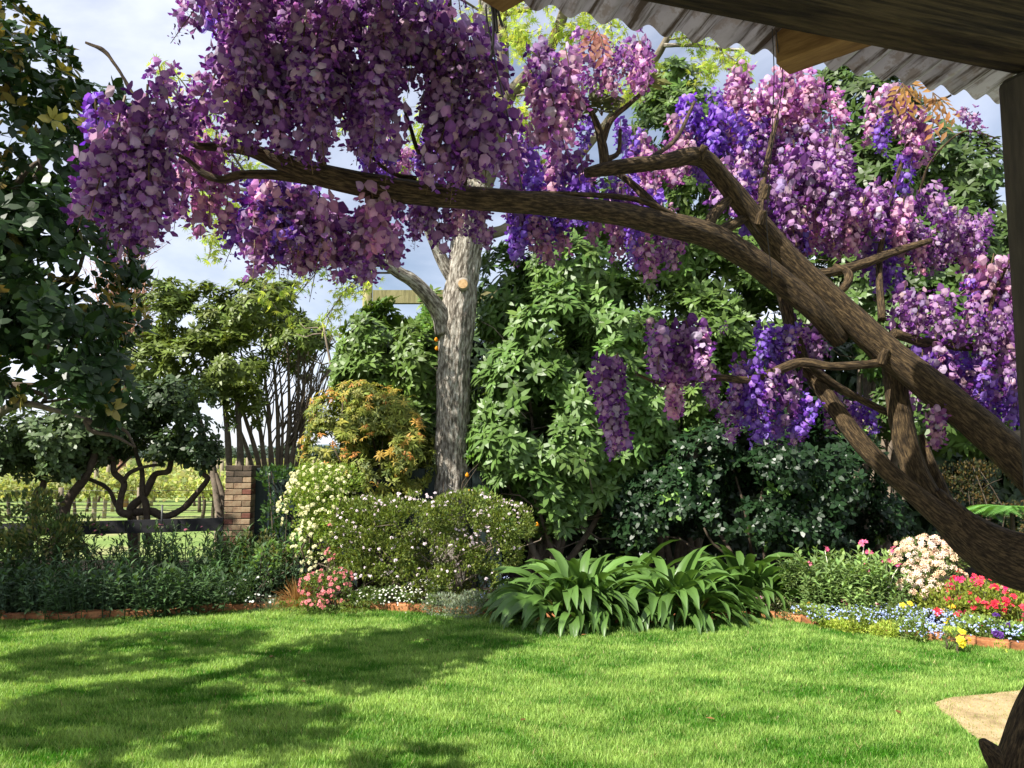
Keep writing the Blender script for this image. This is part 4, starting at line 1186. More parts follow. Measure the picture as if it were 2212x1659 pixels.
# --- broad evergreen left of the frame that shades the left bed ----------
ev = thing("broadleaf_tree", (-8.3, 5.6, 0), "leafy evergreen tree at the left end of the shaded bed", "tree")
t1 = tube([(-8.3, 5.6, -.05), (-8.2, 5.6, 1.2), (-8.1, 5.7, 2.4), (-8.0, 5.8, 4.2)], [.2, .16, .13, .06], 16, 10, .1)
part("trunk", t1, M_lichen, ev, True, t1.tcs)
LB2 = [(np.array([-8.0, 5.8, 3.6]), np.array([1.7, 1.6, 1.5])), (np.array([-7.0, 6.5, 2.9]), np.array([1.2, 1.1, 1.1])), (np.array([-8.8, 5.0, 3.2]), np.array([1.4, 1.3, 1.4])), (np.array([-8.0, 6.0, 5.0]), np.array([1.3, 1.3, .9])), (np.array([-6.7, 7.0, 2.0]), np.array([.8, .8, .7]))]
clothe(ev, W_mag, "mag", LB2, 2600, (.14, .20), MG, M_leafdark, (0, 0, .6), .5, .9, 1.4, 8., 0)

# --- vase-shaped rhododendron behind the pier ----------------------------
vb = np.array([at(600, 1100, 12.0)[0], 12.0, 0])
vr = thing("vase_rhododendron", tuple(vb), "tall rhododendron with many bare fanning stems behind the brick pier", "tree")
LOB = [E(350, 700, 11.6, 70, 62, .7), E(330, 790, 11.4, 60, 70, .6), E(455, 690, 11.8, 90, 75, .8), E(560, 670, 12.0, 90, 65, .8), E(500, 790, 11.6, 80, 70, .7), E(640, 740, 12.0, 75, 55, .7), E(600, 640, 12.2, 50, 35, .5), E(420, 800, 11.5, 85, 70, .7), E(530, 880, 11.5, 45, 50, .4), E(375, 640, 11.8, 45, 35, .5), E(670, 790, 12.2, 40, 28, .4)]
st, en = [], []
for x0, x1, y1, r in ((560, 470, 720, 9), (572, 520, 760, 9), (585, 560, 700, 8), (600, 585, 720, 9), (618, 620, 720, 9), (630, 645, 720, 8), (640, 680, 760, 7), (545, 430, 760, 8), (648, 700, 790, 5), (655, 705, 850, 4), (625, 665, 690, 6), (608, 600, 760, 6), (640, 660, 800, 5), (590, 540, 800, 6)):
    P = [at(600 + (x0 - 600) * .5, 1190, 12.0), at(x0, 1010, 12.0), at(x0 * .55 + x1 * .45 + 6, 890, 11.95), at(x1, y1, 11.9)]
    st.append(tube(P, [r * pxm(12) * k * .62 for k in (1.1, 1.0, .7, .35)], 16, 7, .1))
    for q in range(5):
        s = spline(np.array(P), 30)[int(rng.integers(12, 27))]
        e = s + np.array([rng.uniform(-.1, .75), rng.uniform(-.3, .3), rng.uniform(.5, 1.3)])
        st += twigs([s], [e], .012, .004, .05, 4, 6)
for q in range(60):
    s = at(rng.uniform(610, 660), rng.uniform(880, 1000), 12.0)
    e = at(rng.uniform(640, 712), rng.uniform(760, 900), 12.0 + rng.uniform(-.4, .4))
    st += twigs([s], [e], .011, .003, .05, 4, 6)
for P, r in (([(482, 1150), (470, 1080), (458, 1000), (440, 940), (420, 860)], 9), ([(478, 1100), (452, 1010), (432, 960)], 6), ([(497, 1120), (494, 980), (486, 880), (478, 780)], 8), ([(520, 1110), (519, 980), (512, 860), (505, 780)], 8), ([(490, 1100), (468, 1030), (440, 980), (425, 940)], 6)):
    st.append(tube([at(x, y, 11.6) for x, y in P], [r * pxm(11.6) * k for k in np.linspace(1.05, .45, len(P))], 20, 8, .12))
tt = join_tubes(st)
part("stems", tt, M_twigpale, vr, True, tt.tcs)
clothe(vr, W_rho, "rhoolive", LOB, 2300, (.10, .15), (0.125, 0.170, 0.030), M_leaf, (-.15, -.2, .7), .6, 1.0, 2.4, 1., 300)

# --- gnarled small-leaved tree behind the black rail ---------------------
GD = 10.3
gb = np.array([at(295, 1130, GD)[0], GD, 0])
gn = thing("gnarled_tree", tuple(gb), "low gnarled tree with crooked dark boughs in front of the vineyard", "tree")
k = pxm(GD)
zz = []
for P, r0, r1 in (([(292, 1280), (288, 1190), (286, 1125), (283, 1098), (310, 1071), (324, 1044), (336, 1024), (363, 1018), (369, 994), (372, 960)], 11, 5), ([(284, 1113), (259, 1104), (262, 1071), (268, 1044), (247, 1021), (244, 997), (235, 979), (225, 940)], 8, 5), ([(266, 1041), (277, 1024), (300, 1012), (327, 1006), (357, 1003)], 5, 3), ([(320, 1180), (318, 1125), (315, 1086), (307, 1068), (307, 1021), (298, 994), (290, 960)], 8, 4), ([(290, 1108), (327, 1104), (357, 1116), (396, 1098), (423, 1068), (449, 1035), (440, 1024), (440, 1003), (423, 1003), (415, 970)], 9, 3), ([(185, 1032), (220, 1047), (238, 1062), (250, 1089), (262, 1104)], 4, 5), ([(247, 1021), (262, 1005), (285, 985)], 3, 2)):
    d = GD + random.uniform(-.15, .15)
    zz.append(tube([at(x, y, d) for x, y in P], [r * k for r in np.linspace(r0, r1, len(P))], len(P) * 5, 8, .2))
tt = join_tubes(zz)
part("trunk", tt, M_twig, gn, True, tt.tcs)
LOB = [E(260, 930, GD, 75, 50, .6), E(350, 900, GD, 85, 60, .7), E(420, 940, GD, 55, 60, .5), E(300, 870, GD, 75, 50, .6), E(395, 860, GD, 60, 45, .6), E(345, 960, GD, 55, 40, .5), E(445, 985, GD, 25, 28, .3), E(230, 970, GD, 38, 28, .4)]
clothe(gn, W_cam, "smallcam", LOB, 1900, (.07, .11), (0.045, 0.075, 0.028), M_leaf, (0, -.2, .5), .5, .85, 2.2, 5., 300)
ln = thing("leaning_tree", (float(at(150, 1100, 10.0)[0]), 10.0, 0), "leaning small tree with pale green lower leaves left of the gnarled tree", "tree")
zz = []
for P, r0, r1 in (([(110, 1230), (124, 1150), (140, 1100), (155, 1068), (185, 1030), (202, 991), (215, 940)], 13, 6), ([(119, 1110), (167, 1053), (190, 1020), (200, 985)], 7, 4), ([(60, 1200), (77, 1074), (92, 1053), (98, 1020), (95, 980)], 8, 5)):
    zz.append(tube([at(x, y, 10.0) for x, y in P], [r * k for r in np.linspace(r0, r1, len(P))], len(P) * 5, 8, .2))
tt = join_tubes(zz)
part("trunk", tt, M_twig, ln, True, tt.tcs)
LOB = [E(120, 960, 10.0, 70, 60, .6), E(60, 930, 10.0, 60, 55, .6), E(175, 960, 10.0, 50, 55, .5), E(40, 1010, 9.8, 45, 30, .4), E(135, 1010, 9.8, 30, 30, .3), E(10, 980, 9.9, 40, 45, .4), E(180, 900, 10.1, 60, 50, .5)]
clothe(ln, W_cam, "lightcam", LOB, 1700, (.075, .115), (0.085, 0.13, 0.048), M_leaf, (-.1, -.3, .5), .55, .85, 2.2, 9., 300)

# --- bare reddish tree far off -------------------------------------------
RD = 26.0
rb = at(270, 1050, RD)
rt = thing("bare_tree", (float(rb[0]), RD, 0), "leafless tree with fine reddish twigs beyond the vineyard", "tree")
zz = []
for q in range(16):
    a = at(255 + rng.uniform(-4, 4), rng.uniform(800, 960), RD)
    b = at(rng.uniform(200, 320), rng.uniform(490, 640), RD + rng.uniform(-1, 1))
    P = [np.array([rb[0], RD, -.06]) if q == 0 else a, (a + b) / 2 + rng.normal(0, .2, 3), b]
    zz.append(tube(P, [.16 if q == 0 else .07, .05, .012], 12, 5))
    Pm = spline(np.array(P), 20)
    for j in range(15):
        s = Pm[int(rng.integers(6, 20))]
        e = s + np.array([rng.normal(0, .45), rng.normal(0, .3), rng.uniform(.3, 1.3)])
        zz += twigs([s], [e], .020, .007, .06, 3, 5)
        for jj in range(3):
            s2 = s + (e - s) * rng.uniform(.3, .95)
            zz += twigs([s2], [s2 + np.array([rng.normal(0, .3), rng.normal(0, .2), rng.uniform(.15, .6)])], .010, .005, .05, 3, 4)
tt = join_tubes(zz)
part("branches", tt, M_twigred, rt, True, tt.tcs)

# --- rhododendron wall ----------------------------------------------------
RHO = (0.075, 0.125, 0.022)
def rhodo(name, base_px, d, label, lobes, n, key, col, size=(.13, .19), stems=7, nobj=300, seed=0., gap=.85, cat="shrub", mat=None, face=(-.25, -.35, .6), c2=None, col2=None):
    b = np.array([at(base_px, 1100, d)[0], d, 0])
    r = thing(name, tuple(b), label, cat)
    tw = []
    for q in range(stems):
        l = lobes[q % len(lobes)]
        s = b + np.array([rng.uniform(-.35, .35), rng.uniform(-.2, .2), -.05])
        e = l[0] + rng.normal(0, .25, 3)
        tw.append(tube([s, s * .55 + e * .45 + rng.normal(0, .12, 3), e], [.05, .035, .012], 12, 7, .15))
        sp = spline(np.array([s, s * .55 + e * .45, e]), 20)
        for j in range(6):
            s2 = sp[int(rng.integers(9, 20))]
            tw += twigs([s2], [s2 + norm(rng.normal(0, 1, 3) + [0, -.3, .5]) * rng.uniform(.4, 1.0)], .012, .004, .08, 4, 5)
    tt = join_tubes(tw)
    part("stems", tt, M_twigpale, r, True, tt.tcs)
    clothe(r, W_rho, key, lobes, n, size, col, mat or M_leaf, face, .6, gap, 1.5, seed, nobj, .5, col2, c2)
    return r
rhodo("rhododendron", 830, 10.7, "leafy rhododendron between the pole and the oak trunk", [E(790, 740, 10.6, 60, 70, .6), E(850, 700, 10.8, 70, 60, .6), E(800, 830, 10.5, 75, 75, .7), E(900, 800, 10.7, 60, 110, .7), E(760, 790, 10.6, 35, 40, .4), E(880, 920, 10.5, 70, 70, .6), E(820, 940, 10.6, 80, 80, .7), E(920, 700, 10.8, 40, 70, .5), E(830, 1060, 10.6, 130, 70, .6)], 2600, "rhoA", (0.10, 0.165, 0.032), (.12, .18), seed=2.)
rhodo("rhododendron", 1180, 10.0, "large sunlit rhododendron with pale leaf whorls right of the oak trunk", [E(1100, 640, 10.2, 80, 110, .7), E(1190, 720, 9.9, 100, 110, .8), E(1130, 860, 9.8, 110, 120, .8), E(1270, 830, 9.8, 110, 120, .8), E(1100, 960, 9.6, 80, 80, .6), E(1220, 960, 9.7, 90, 90, .7), E(1140, 1040, 9.5, 80, 45, .5), E(1330, 700, 10.0, 90, 100, .7), E(1230, 600, 10.2, 110, 90, .8), E(1330, 960, 9.9, 80, 90, .6), E(1390, 880, 10.0, 70, 100, .6), E(1250, 1060, 9.8, 110, 60, .5), E(1130, 1110, 9.6, 110, 50, .4), E(1340, 1090, 9.9, 90, 70, .5)], 4600, "rhoB", (0.105, 0.185, 0.042), (.13, .20), 12, 300, 4.)
rhodo("rhododendron", 1450, 10.6, "tall rhododendron behind the wisteria rising above the garden", [E(1400, 560, 10.6, 130, 100, .9), E(1540, 600, 10.5, 120, 110, .9), E(1490, 740, 10.3, 120, 120, .9), E(1620, 720, 10.3, 100, 120, .8), E(1460, 300, 10.9, 110, 110, .9), E(1440, 200, 11.0, 70, 60, .7), E(1560, 420, 10.8, 120, 120, .9), E(1660, 520, 10.6, 110, 120, .9), E(1290, 470, 10.8, 110, 80, .8), E(1550, 860, 10.2, 120, 80, .8)], 4200, "rhoC", (0.105, 0.175, 0.038), (.13, .19), 10, 300, 6.)
rhodo("rhododendron", 1900, 10.0, "tall dark rhododendron behind the right hand wisteria stems", [E(1870, 260, 9.9, 80, 110, .8), E(1960, 340, 9.8, 90, 110, .8), E(2050, 400, 9.7, 90, 100, .8), E(1850, 440, 9.8, 110, 130, .9), E(2000, 560, 9.6, 140, 120, .9), E(2120, 540, 9.5, 80, 100, .7), E(1830, 640, 9.6, 120, 110, .8), E(1960, 720, 9.4, 150, 110, .8), E(2120, 720, 9.3, 120, 130, .8), E(1800, 220, 10.2, 50, 70, .5), E(2060, 880, 9.2, 160, 100, .7), E(2200, 620, 9.4, 80, 140, .7)], 4200, "rhoD", (0.075, 0.13, 0.03), (.12, .18), 10, 300, 8.)

# --- camellia, glossy and dark -------------------------------------------
cb = np.array([at(1680, 1100, 9.1)[0], 9.1, 0])
ca = thing("camellia_shrub", tuple(cb), "dark glossy camellia with a few leaves coloured as sunlit behind the broad-leaved clumps", "shrub")
LOB = [E(1560, 1000, 9.2, 110, 90, .6), E(1680, 1000, 9.0, 120, 110, .7), E(1790, 1020, 9.0, 110, 110, .7), E(1620, 1110, 9.0, 110, 70, .5), E(1750, 1120, 9.0, 110, 80, .5), E(1470, 1080, 9.4, 90, 90, .5), E(1870, 1120, 9.2, 80, 90, .5), E(1660, 900, 9.3, 110, 60, .6), E(1400, 1110, 9.6, 90, 90, .4)]
clothe(ca, W_cam, "cam", LOB, 5000, (.065, .105), (0.016, 0.038, 0.013), leaf_mat("camellia_leaf", .36, .25, .12), (-.1, -.3, .5), .55, .9, 1.8, 2., 300, .6, (0.13, 0.24, 0.05), .06)  # brighter green on a few whorls stands for sunlit leaves
tw = twigs([cb + np.array([rng.uniform(-.3, .3), rng.uniform(-.2, .2), -.05]) for _ in range(9)], [LOB[i % len(LOB)][0] + rng.normal(0, .2, 3) for i in range(9)], .03, .01, .08, 6, 8)
tt = join_tubes(tw)
part("stems", tt, M_twig, ca, True, tt.tcs)

# ================================================================== shrubs and flowers
def flower_star(npet, col, w=.55, cup=.25, centre=None):
    """open flower, +Y is its facing; unit = radius"""
    V, F, C = [(0, 0, 0)], [], [tuple(centre if centre is not None else np.array(col) * .9)]
    for i in range(npet):
        a = 2 * math.pi * i / npet + rng.normal(0, .06)
        s, c = math.sin(a), math.cos(a)
        b = len(V)
        for (rr, ww, yy) in ((.55, -w / 2, cup * .5), (.55, w / 2, cup * .5), (1.0, 0, cup)):
            V.append((c * rr - s * ww, yy + rng.normal(0, .03), s * rr + c * ww))
            C.append(tuple(np.array(col) * rng.uniform(.85, 1.15)))
        F += [(0, b, b + 1), (b, b + 2, b + 1)]
    return T(V, F, np.clip(C, 0, .95))
def truss(npet, col, nf, spread=.6, w=.55, cup=.3, centre=None, fs=.5):
    """domed cluster of open flowers"""
    out = []
    D = norm(rdir(nf) * spread + [0, 1.0, 0])
    for d in D:
        out.append(scatter(flower_star(npet, col, w, cup, centre), (d * .55)[None], frames(d[None], rdir(1)), fs, np.ones(3)))
    return join(out)
def bush(name, loc, label, cat, lobes, leaves, n, size, col, mat=None, flowers=None, stems=6, group=None, twigr=.012, face=(0, -.2, .6), gap=.85, gs=3., shell=.6, c2=None, col2=None, stemmat=None, jit=.7, fkey="flower"):
    r = thing(name, tuple(loc), label, cat, group)
    P, Nn = in_crown(lobes, n, shell, gap, gs, float(rng.uniform(0, 20)))
    D = norm(Nn * .8 + np.asarray(face) + jit * rdir(len(P)))
    cc = vary(col, len(P), .3, .1)
    if c2:
        q = rng.random(len(P)) < c2
        cc[q] = vary(col2, q.sum(), .25, .1)
    f = scatter_mix(leaves, P, frames(D, rdir(len(P))), rng.uniform(*size, len(P)), cc)
    stuff(part("foliage", f, mat or M_leafsoft, r))
    tw = []
    for q in range(stems):
        l = lobes[q % len(lobes)]
        s = np.asarray(loc, float) + np.array([rng.uniform(-.12, .12), rng.uniform(-.08, .08), -.03])
        e = l[0] + rdir(1)[0] * l[1] * .8
        tw += twigs([s], [e], twigr, twigr * .3, .12, 5, 8)
        for j in range(3):
            s2 = s + (e - s) * rng.uniform(.4, .9)
            tw += twigs([s2], [s2 + rdir(1)[0] * l[1] * .7 + [0, 0, .05]], twigr * .4, twigr * .15, .1, 4, 5)
    if tw:
        tt = join_tubes(tw)
        part("stems", tt, stemmat or M_twig, r, True, tt.tcs)
    if flowers:
        for (tl, nfl, fsz, bias, fname) in flowers:
            k = 0
            FP, FN = in_crown(lobes, nfl * 4, 1.0, 0, 1)
            sc = FN @ norm(np.array(bias)) + rng.normal(0, .35, len(FP))
            o = np.argsort(-sc)[:nfl]
            D = norm(FN[o] + np.array([-.15, -.45, .45]) + .35 * rdir(len(o)))
            pieces(fname, tl, r, FP[o] + FN[o] * .01, frames(D, rdir(len(o))), rng.uniform(*fsz, len(o)))
    return r
def ellipsoid_px(px, py, d, rx, ry, rd):
    return E(px, py, d, rx, ry, rd)
def base_of(px, d):
    return (float(at(px, 1100, d)[0]), d, 0.03)
TL_lance = [leaf4(.24, .03, .2), leaf4(.28, .05, .12)]
TL_oval = [leaf2(.55, .08), leaf2(.5, .16), leaf4(.5, .05, .1)]
fm = lambda key, tl: [mesh("blossom", t, M_flower) for t in tl]

# orange-tipped pieris under the oak
PIE = [E(740, 900, 9.6, 75, 60, .5), E(830, 900, 9.7, 75, 60, .5), E(720, 980, 9.4, 70, 80, .5), E(830, 1000, 9.5, 90, 90, .6), E(890, 980, 9.5, 50, 80, .4), E(780, 860, 9.7, 50, 35, .4), E(770, 1080, 9.4, 90, 50, .5)]
pr = thing("pieris_shrub", base_of(790, 9.5), "bushy pieris with orange and yellow young tips left of the oak trunk", "shrub")
clothe(pr, W_pie, "pie", PIE, 2600, (.06, .095), (0.23, 0.26, 0.045), M_leafsoft, (-.2, -.3, .7), .65, .85, 2.6, 1., 0, .5, (0.12, 0.15, 0.03), .35)
P, Nn = in_crown(PIE, 900, 1.0, .6, 2.4, 5.)
sel = np.argsort(-(Nn @ norm(np.array([-.3, -.6, .7])) + rng.normal(0, .25, len(P))))[:210]
ptip = [mesh("leaf_whorl", T(t.V, t.F, np.clip(t.C * np.array(c), 0, .9)), M_leafsoft) for t, c in zip(W_pie, [(.46, .30, .05), (.52, .22, .05), (.42, .34, .06), (.40, .38, .07), (.46, .27, .05), (.36, .36, .06)])]
pieces("young_tip", ptip, pr, P[sel] + Nn[sel] * .03, frames(norm(Nn[sel] + [-.1, -.3, .8] + .4 * rdir(len(sel))), rdir(len(sel))), rng.uniform(.055, .085, len(sel)))
tt = join_tubes(twigs([np.array(base_of(790, 9.5)) + rng.normal(0, .1, 3) * [1, 1, 0] for _ in range(9)], [PIE[i % 7][0] + rng.normal(0, .15, 3) for i in range(9)], .03, .008, .1, 6, 8))
part("stems", tt, M_twig, pr, True, tt.tcs)

# creamy-white flowering shrub
cream = fm("c", [truss(5, (.80, .78, .48), 7, .9, .6, .2, (.6, .62, .2), .42) for _ in range(4)])
CR = [E(690, 1060, 8.7, 62, 55, .4), E(660, 1100, 8.7, 50, 60, .4), E(720, 1110, 8.6, 60, 60, .4), E(690, 1170, 8.5, 55, 50, .35), E(740, 1050, 8.8, 45, 45, .35), E(665, 1040, 8.8, 35, 35, .3), E(700, 1230, 8.5, 45, 35, .3)]
bush("cream_viburnum", base_of(700, 8.6), "shrub smothered in creamy white blossom beside the dark fence", "shrub", CR, TL_oval, 9000, (.03, .05), (0.20, 0.28, 0.05), None, [(cream, 290, (.026, .046), (-.3, -.5, .7), "blossom")], 8)
# climber on the fence
cl = fm("r", [truss(5, (.45, .03, .04), 2, .5)])
bush("fence_climber", base_of(600, 9.3), "leafy climber hanging over the dark green boards", "climber", [E(585, 1040, 9.35, 28, 30, .12), E(622, 1030, 9.35, 25, 22, .12), E(590, 1110, 9.3, 22, 60, .12), E(560, 1205, 9.2, 30, 40, .2), E(610, 1180, 9.2, 30, 50, .2)], [leaf4(.6, .04, .1)], 700, (.05, .08), (0.05, 0.10, 0.03), M_leaf, None, 6)

# white-pink azalea mound
az = fm("a", [truss(5, (.80, .70, .74), 5, .8, .62, .25, (.72, .5, .58), .5) for _ in range(4)])
AZ = [E(800, 1130, 8.3, 80, 55, .45), E(900, 1110, 8.3, 90, 45, .5), E(1010, 1105, 8.3, 90, 42, .5), E(1090, 1130, 8.3, 65, 45, .45), E(1060, 1190, 8.2, 70, 50, .4), E(950, 1190, 8.2, 90, 50, .45), E(830, 1200, 8.2, 75, 55, .45), E(760, 1180, 8.3, 45, 50, .35), E(790, 1250, 8.0, 65, 40, .35), E(900, 1250, 8.05, 80, 35, .35), E(1010, 1250, 8.05, 70, 35, .35)]
bush("azalea_bush", base_of(940, 8.3), "broad rounded azalea bush dotted with pale pink white flowers", "shrub", AZ, [leaf2(.44, .1), leaf2(.40, .2)], 24000, (.032, .054), (0.165, 0.215, 0.040), M_leafsoft, [(az, 290, (.018, .031), (-.15, -.35, .9), "blossom")], 18, None, .016, stemmat=M_twigpale, gap=1.0, gs=4.5, shell=.75, c2=.3, col2=(.10, .14, .03))

# salmon pink azalea, sedge, grey tuft and their small neighbours at the lawn's far edge
pk = fm("p", [truss(5, (.72, .25, .26), 4, .7, .65, .25, (.6, .1, .12), .5) for _ in range(3)])
bush("pink_azalea", base_of(705, 7.75), "small azalea with salmon pink flowers at the lawn edge", "shrub", [E(690, 1270, 7.75, 38, 30, .22), E(725, 1285, 7.7, 35, 30, .2), E(700, 1250, 7.8, 30, 22, .2), E(745, 1250, 7.85, 25, 25, .2), E(700, 1305, 7.65, 45, 14, .2)], TL_oval, 900, (.025, .042), (0.10, 0.16, 0.035), None, [(pk, 62, (.028, .042), (-.2, -.8, .4), "blossom")], 8)
bush("pink_azalea", base_of(725, 8.25), "thin upper azalea stems with coral flowers against the cream shrub", "shrub", [E(716, 1160, 8.2, 16, 24, .12), E(722, 1200, 8.2, 14, 18, .12)], TL_oval, 160, (.025, .04), (0.12, 0.18, 0.04), None, [(pk, 12, (.025, .035), (-.2, -.8, .4), "blossom")], 4)
def tuft(name, loc, label, cat, n, ln, wd, cols, spread=1.0, arch=.8, mat=None, group=None, as_parts=False, pname="blade"):
    """grassy tuft of arching blades"""
    r = thing(name, tuple(loc), label, cat, group)
    out = []
    for i in range(n):
        a = rng.uniform(0, 2 * math.pi)
        l = rng.uniform(*ln)
        lean = rng.uniform(.15, 1.0) * spread
        o = np.array([math.cos(a), math.sin(a), 0])
        b = np.array(loc) + o * rng.uniform(0, .05) + [0, 0, -.02]
        ts = np.linspace(0, 1, 5)[:, None]
        C_ = b + o * (lean * l * ts ** 1.4) * .8 + np.array([0, 0, 1.0]) * l * (ts * (1 - .25 * lean) - arch * lean * .6 * ts ** 2.2)
        s = np.cross(o, [0, 0, 1.0]) * wd * .5
        wv = np.array([.6, 1, .95, .6, .05])[:, None]
        V = np.concatenate([C_ - s * wv, C_ + s * wv + [0, 0, .002]])
        F = [f for q in range(4) for f in ((q, q + 1, q + 6), (q, q + 6, q + 5))]
        out.append(T(V, F, np.clip(np.array(cols[rng.integers(0, len(cols))]) * rng.uniform(.75, 1.25), 0, .9)))
    stuff(part("blades", join(out), mat or M_grass, r))
    return r
tuft("brown_sedge", base_of(648, 8.0), "bronze brown sedge arching between grey tuft and pink azalea", "sedge", 420, (.28, .5), .006, [(.33, .17, .05), (.26, .12, .035), (.40, .24, .09)], 1.1, .9)
tuft("grey_tuft", base_of(592, 7.85), "silvery green spiky tuft beside the bronze sedge", "plant", 300, (.12, .30), .009, [(.20, .27, .17), (.12, .19, .10), (.28, .34, .24)], 1.3, .7)
wh = fm("w", [truss(5, (.80, .82, .76), 4, .8, .7, .1, (.6, .6, .3), .5) for _ in range(2)])
whs = fm("ws", [flower_star(5, (.82, .84, .80), .7, .1, (.7, .6, .2)) for _ in range(2)])
bls = fm("bs", [truss(5, (.36, .46, .80), 5, 1.0, .75, .1, (.7, .7, .6), .40), truss(5, (.45, .54, .84), 4, 1.0, .75, .1, (.7, .7, .6), .42), truss(5, (.30, .40, .76), 6, 1.0, .75, .1, (.7, .7, .6), .36)])
bush("white_daisies", base_of(545, 7.9), "low clump of small white flowers in front of the brick pier", "flowers", [E(545, 1270, 7.9, 40, 22, .2), E(505, 1285, 7.8, 30, 16, .2), E(560, 1300, 7.7, 30, 14, .15)], TL_lance, 900, (.03, .05), (0.07, 0.13, 0.035), None, [(whs, 40, (.010, .016), (0, -.5, .8), "blossom")], 5)
bush("white_groundcover", base_of(870, 7.75), "bright green ground cover with tiny white flowers below the azalea bush", "plant", [E(850, 1290, 7.75, 45, 20, .2), E(895, 1300, 7.65, 45, 22, .2), E(790, 1290, 7.85, 35, 18, .2), E(910, 1275, 7.9, 40, 20, .2)], TL_oval, 2600, (.02, .036), (0.13, 0.20, 0.05), None, [(whs, 200, (.008, .013), (0, -.6, .7), "blossom")], 0)
bush("silver_groundcover", base_of(970, 7.6), "mound of silver grey foliage at the lawn edge", "plant", [E(960, 1308, 7.6, 45, 22, .2), E(1000, 1318, 7.5, 40, 18, .2), E(1020, 1300, 7.65, 30, 20, .2)], [leaf4(.3, .03, .2)], 3000, (.025, .04), (0.30, 0.36, 0.25), M_leafsoft, None, 0)
bush("forget_me_nots", base_of(1080, 7.65), "green forget-me-nots with a few pale blue flowers left of the broad leaved clump", "flowers", [E(1070, 1300, 7.65, 40, 28, .2), E(1110, 1320, 7.5, 30, 22, .15), E(1085, 1265, 7.9, 35, 20, .2)], TL_oval, 1500, (.025, .042), (0.09, 0.16, 0.04), None, [(bls, 36, (.008, .013), (0, -.5, .8), "blossom")], 0)
tuft("grassy_tuft", base_of(800, 7.5), "bright green strappy tuft at the brick edging under the azalea bush", "plant", 46, (.12, .24), .012, [(.14, .24, .05), (.10, .19, .04)], 1.2, .8)
tuft("grassy_tuft", base_of(625, 7.45), "short green strappy tuft at the brick edging before the bronze sedge", "plant", 40, (.08, .16), .010, [(.14, .24, .05), (.10, .19, .04)], 1.2, .8)
bush("lime_groundcover", base_of(655, 7.6), "lime green low plants at the brick edging below the bronze sedge", "plant", [E(640, 1305, 7.6, 40, 12, .12), E(765, 1310, 7.5, 30, 12, .12)], TL_oval, 700, (.018, .032), (0.19, 0.25, 0.05), None, None, 0)

# abutilon with orange lanterns at the oak's foot
lan = mesh("lantern_flower", tube([(0, 0, 0), (0, .5, 0), (0, .8, 0), (0, 1, 0)], [.12, .42, .40, .25], 8, 8, 0, (.80, .36, .02)), M_flower, True)
ab = bush("abutilon", base_of(1005, 9.35), "slender abutilon with hanging orange lantern flowers around the oak trunk", "shrub", [E(1020, 1010, 9.3, 18, 30, .12), E(950, 1050, 9.3, 14, 18, .1), E(1035, 1070, 9.3, 20, 14, .12), E(930, 690, 10.0, 16, 50, .2)], [leaf4(.7, .03, .1)], 260, (.05, .08), (0.13, 0.24, 0.05), None, None, 6)
for (x, y, d) in ((944, 713, 9.7), (942, 729, 9.7), (943, 748, 9.7), (1009, 1021, 9.28), (1021, 1061, 9.25), (1015, 1056, 9.27), (1160, 1128, 9.0)):
    put("lantern_flower", lan, ab, Matrix.Translation(Vector(at(x, y, d)) - ab.location) @ Matrix.Rotation(R(-60 + random.uniform(-20, 20)), 4, 'X') @ Matrix.Scale(.055, 4))

# ------------------------------------------------------------------ broad strap-leaved clumps
def strap(lean, l=1.0, w=.135, droop=1.0):
    """arching broad leaf rising from the crown and bending over; unit length, leaning to +Y"""
    n = 9
    t = np.linspace(0, 1, n)
    ang = R(88) - lean * .55 - droop * (t ** 1.6) * 1.9          # tangent elevation
    y = np.concatenate([[0], np.cumsum(np.cos(ang[:-1]) / (n - 1))])
    z = np.concatenate([[0], np.cumsum(np.sin(ang[:-1]) / (n - 1))])
    wid = w * np.array([.16, .22, .45, .80, 1.0, 1.0, .85, .55, .02]) * .5
    fold = .28
    tw_ = rng.normal(0, .12)
    nx_, nz_ = 0, 0
    V = []
    for i in range(n):
        nrm = np.array([0, -math.sin(ang[i]), math.cos(ang[i])])
        side = np.array([math.cos(tw_ * t[i] * 3), 0, math.sin(tw_ * t[i] * 3)])
        c = np.array([tw_ * t[i] ** 2 * .3, y[i], z[i]])
        V += [c - side * wid[i] + nrm * wid[i] * fold, c - side * wid[i] * .45 + nrm * wid[i] * fold * .25, c, c + side * wid[i] * .45 + nrm * wid[i] * fold * .25, c + side * wid[i] + nrm * wid[i] * fold]
    F = []
    for i in range(n - 1):
        for j in range(4):
            a = i * 5 + j
            F += [(a, a + 1, a + 6), (a, a + 6, a + 5)]
    base = np.array([0.085, 0.165, 0.034]) * rng.uniform(.85, 1.2)
    C = np.tile(base, (len(V), 1)) * (1 + .10 * np.tile([0, .6, -1.2, .6, 0], n)[:, None]) * rng.uniform(.97, 1.03, (len(V), 1))
    return T(V, F, np.clip(C, 0, .9))
straps = [(l, mesh("strap_leaf", strap(l, 1, rng.uniform(.105, .135), dr), M_strap, True)) for l, dr in [(.15, .8), (.25, .95), (.35, 1.0), (.5, 1.2), (.7, 1.3), (.9, 1.35), (1.1, 1.3), (1.35, 1.25), (.6, .9), (.25, 1.2), (1.5, 1.35)]]
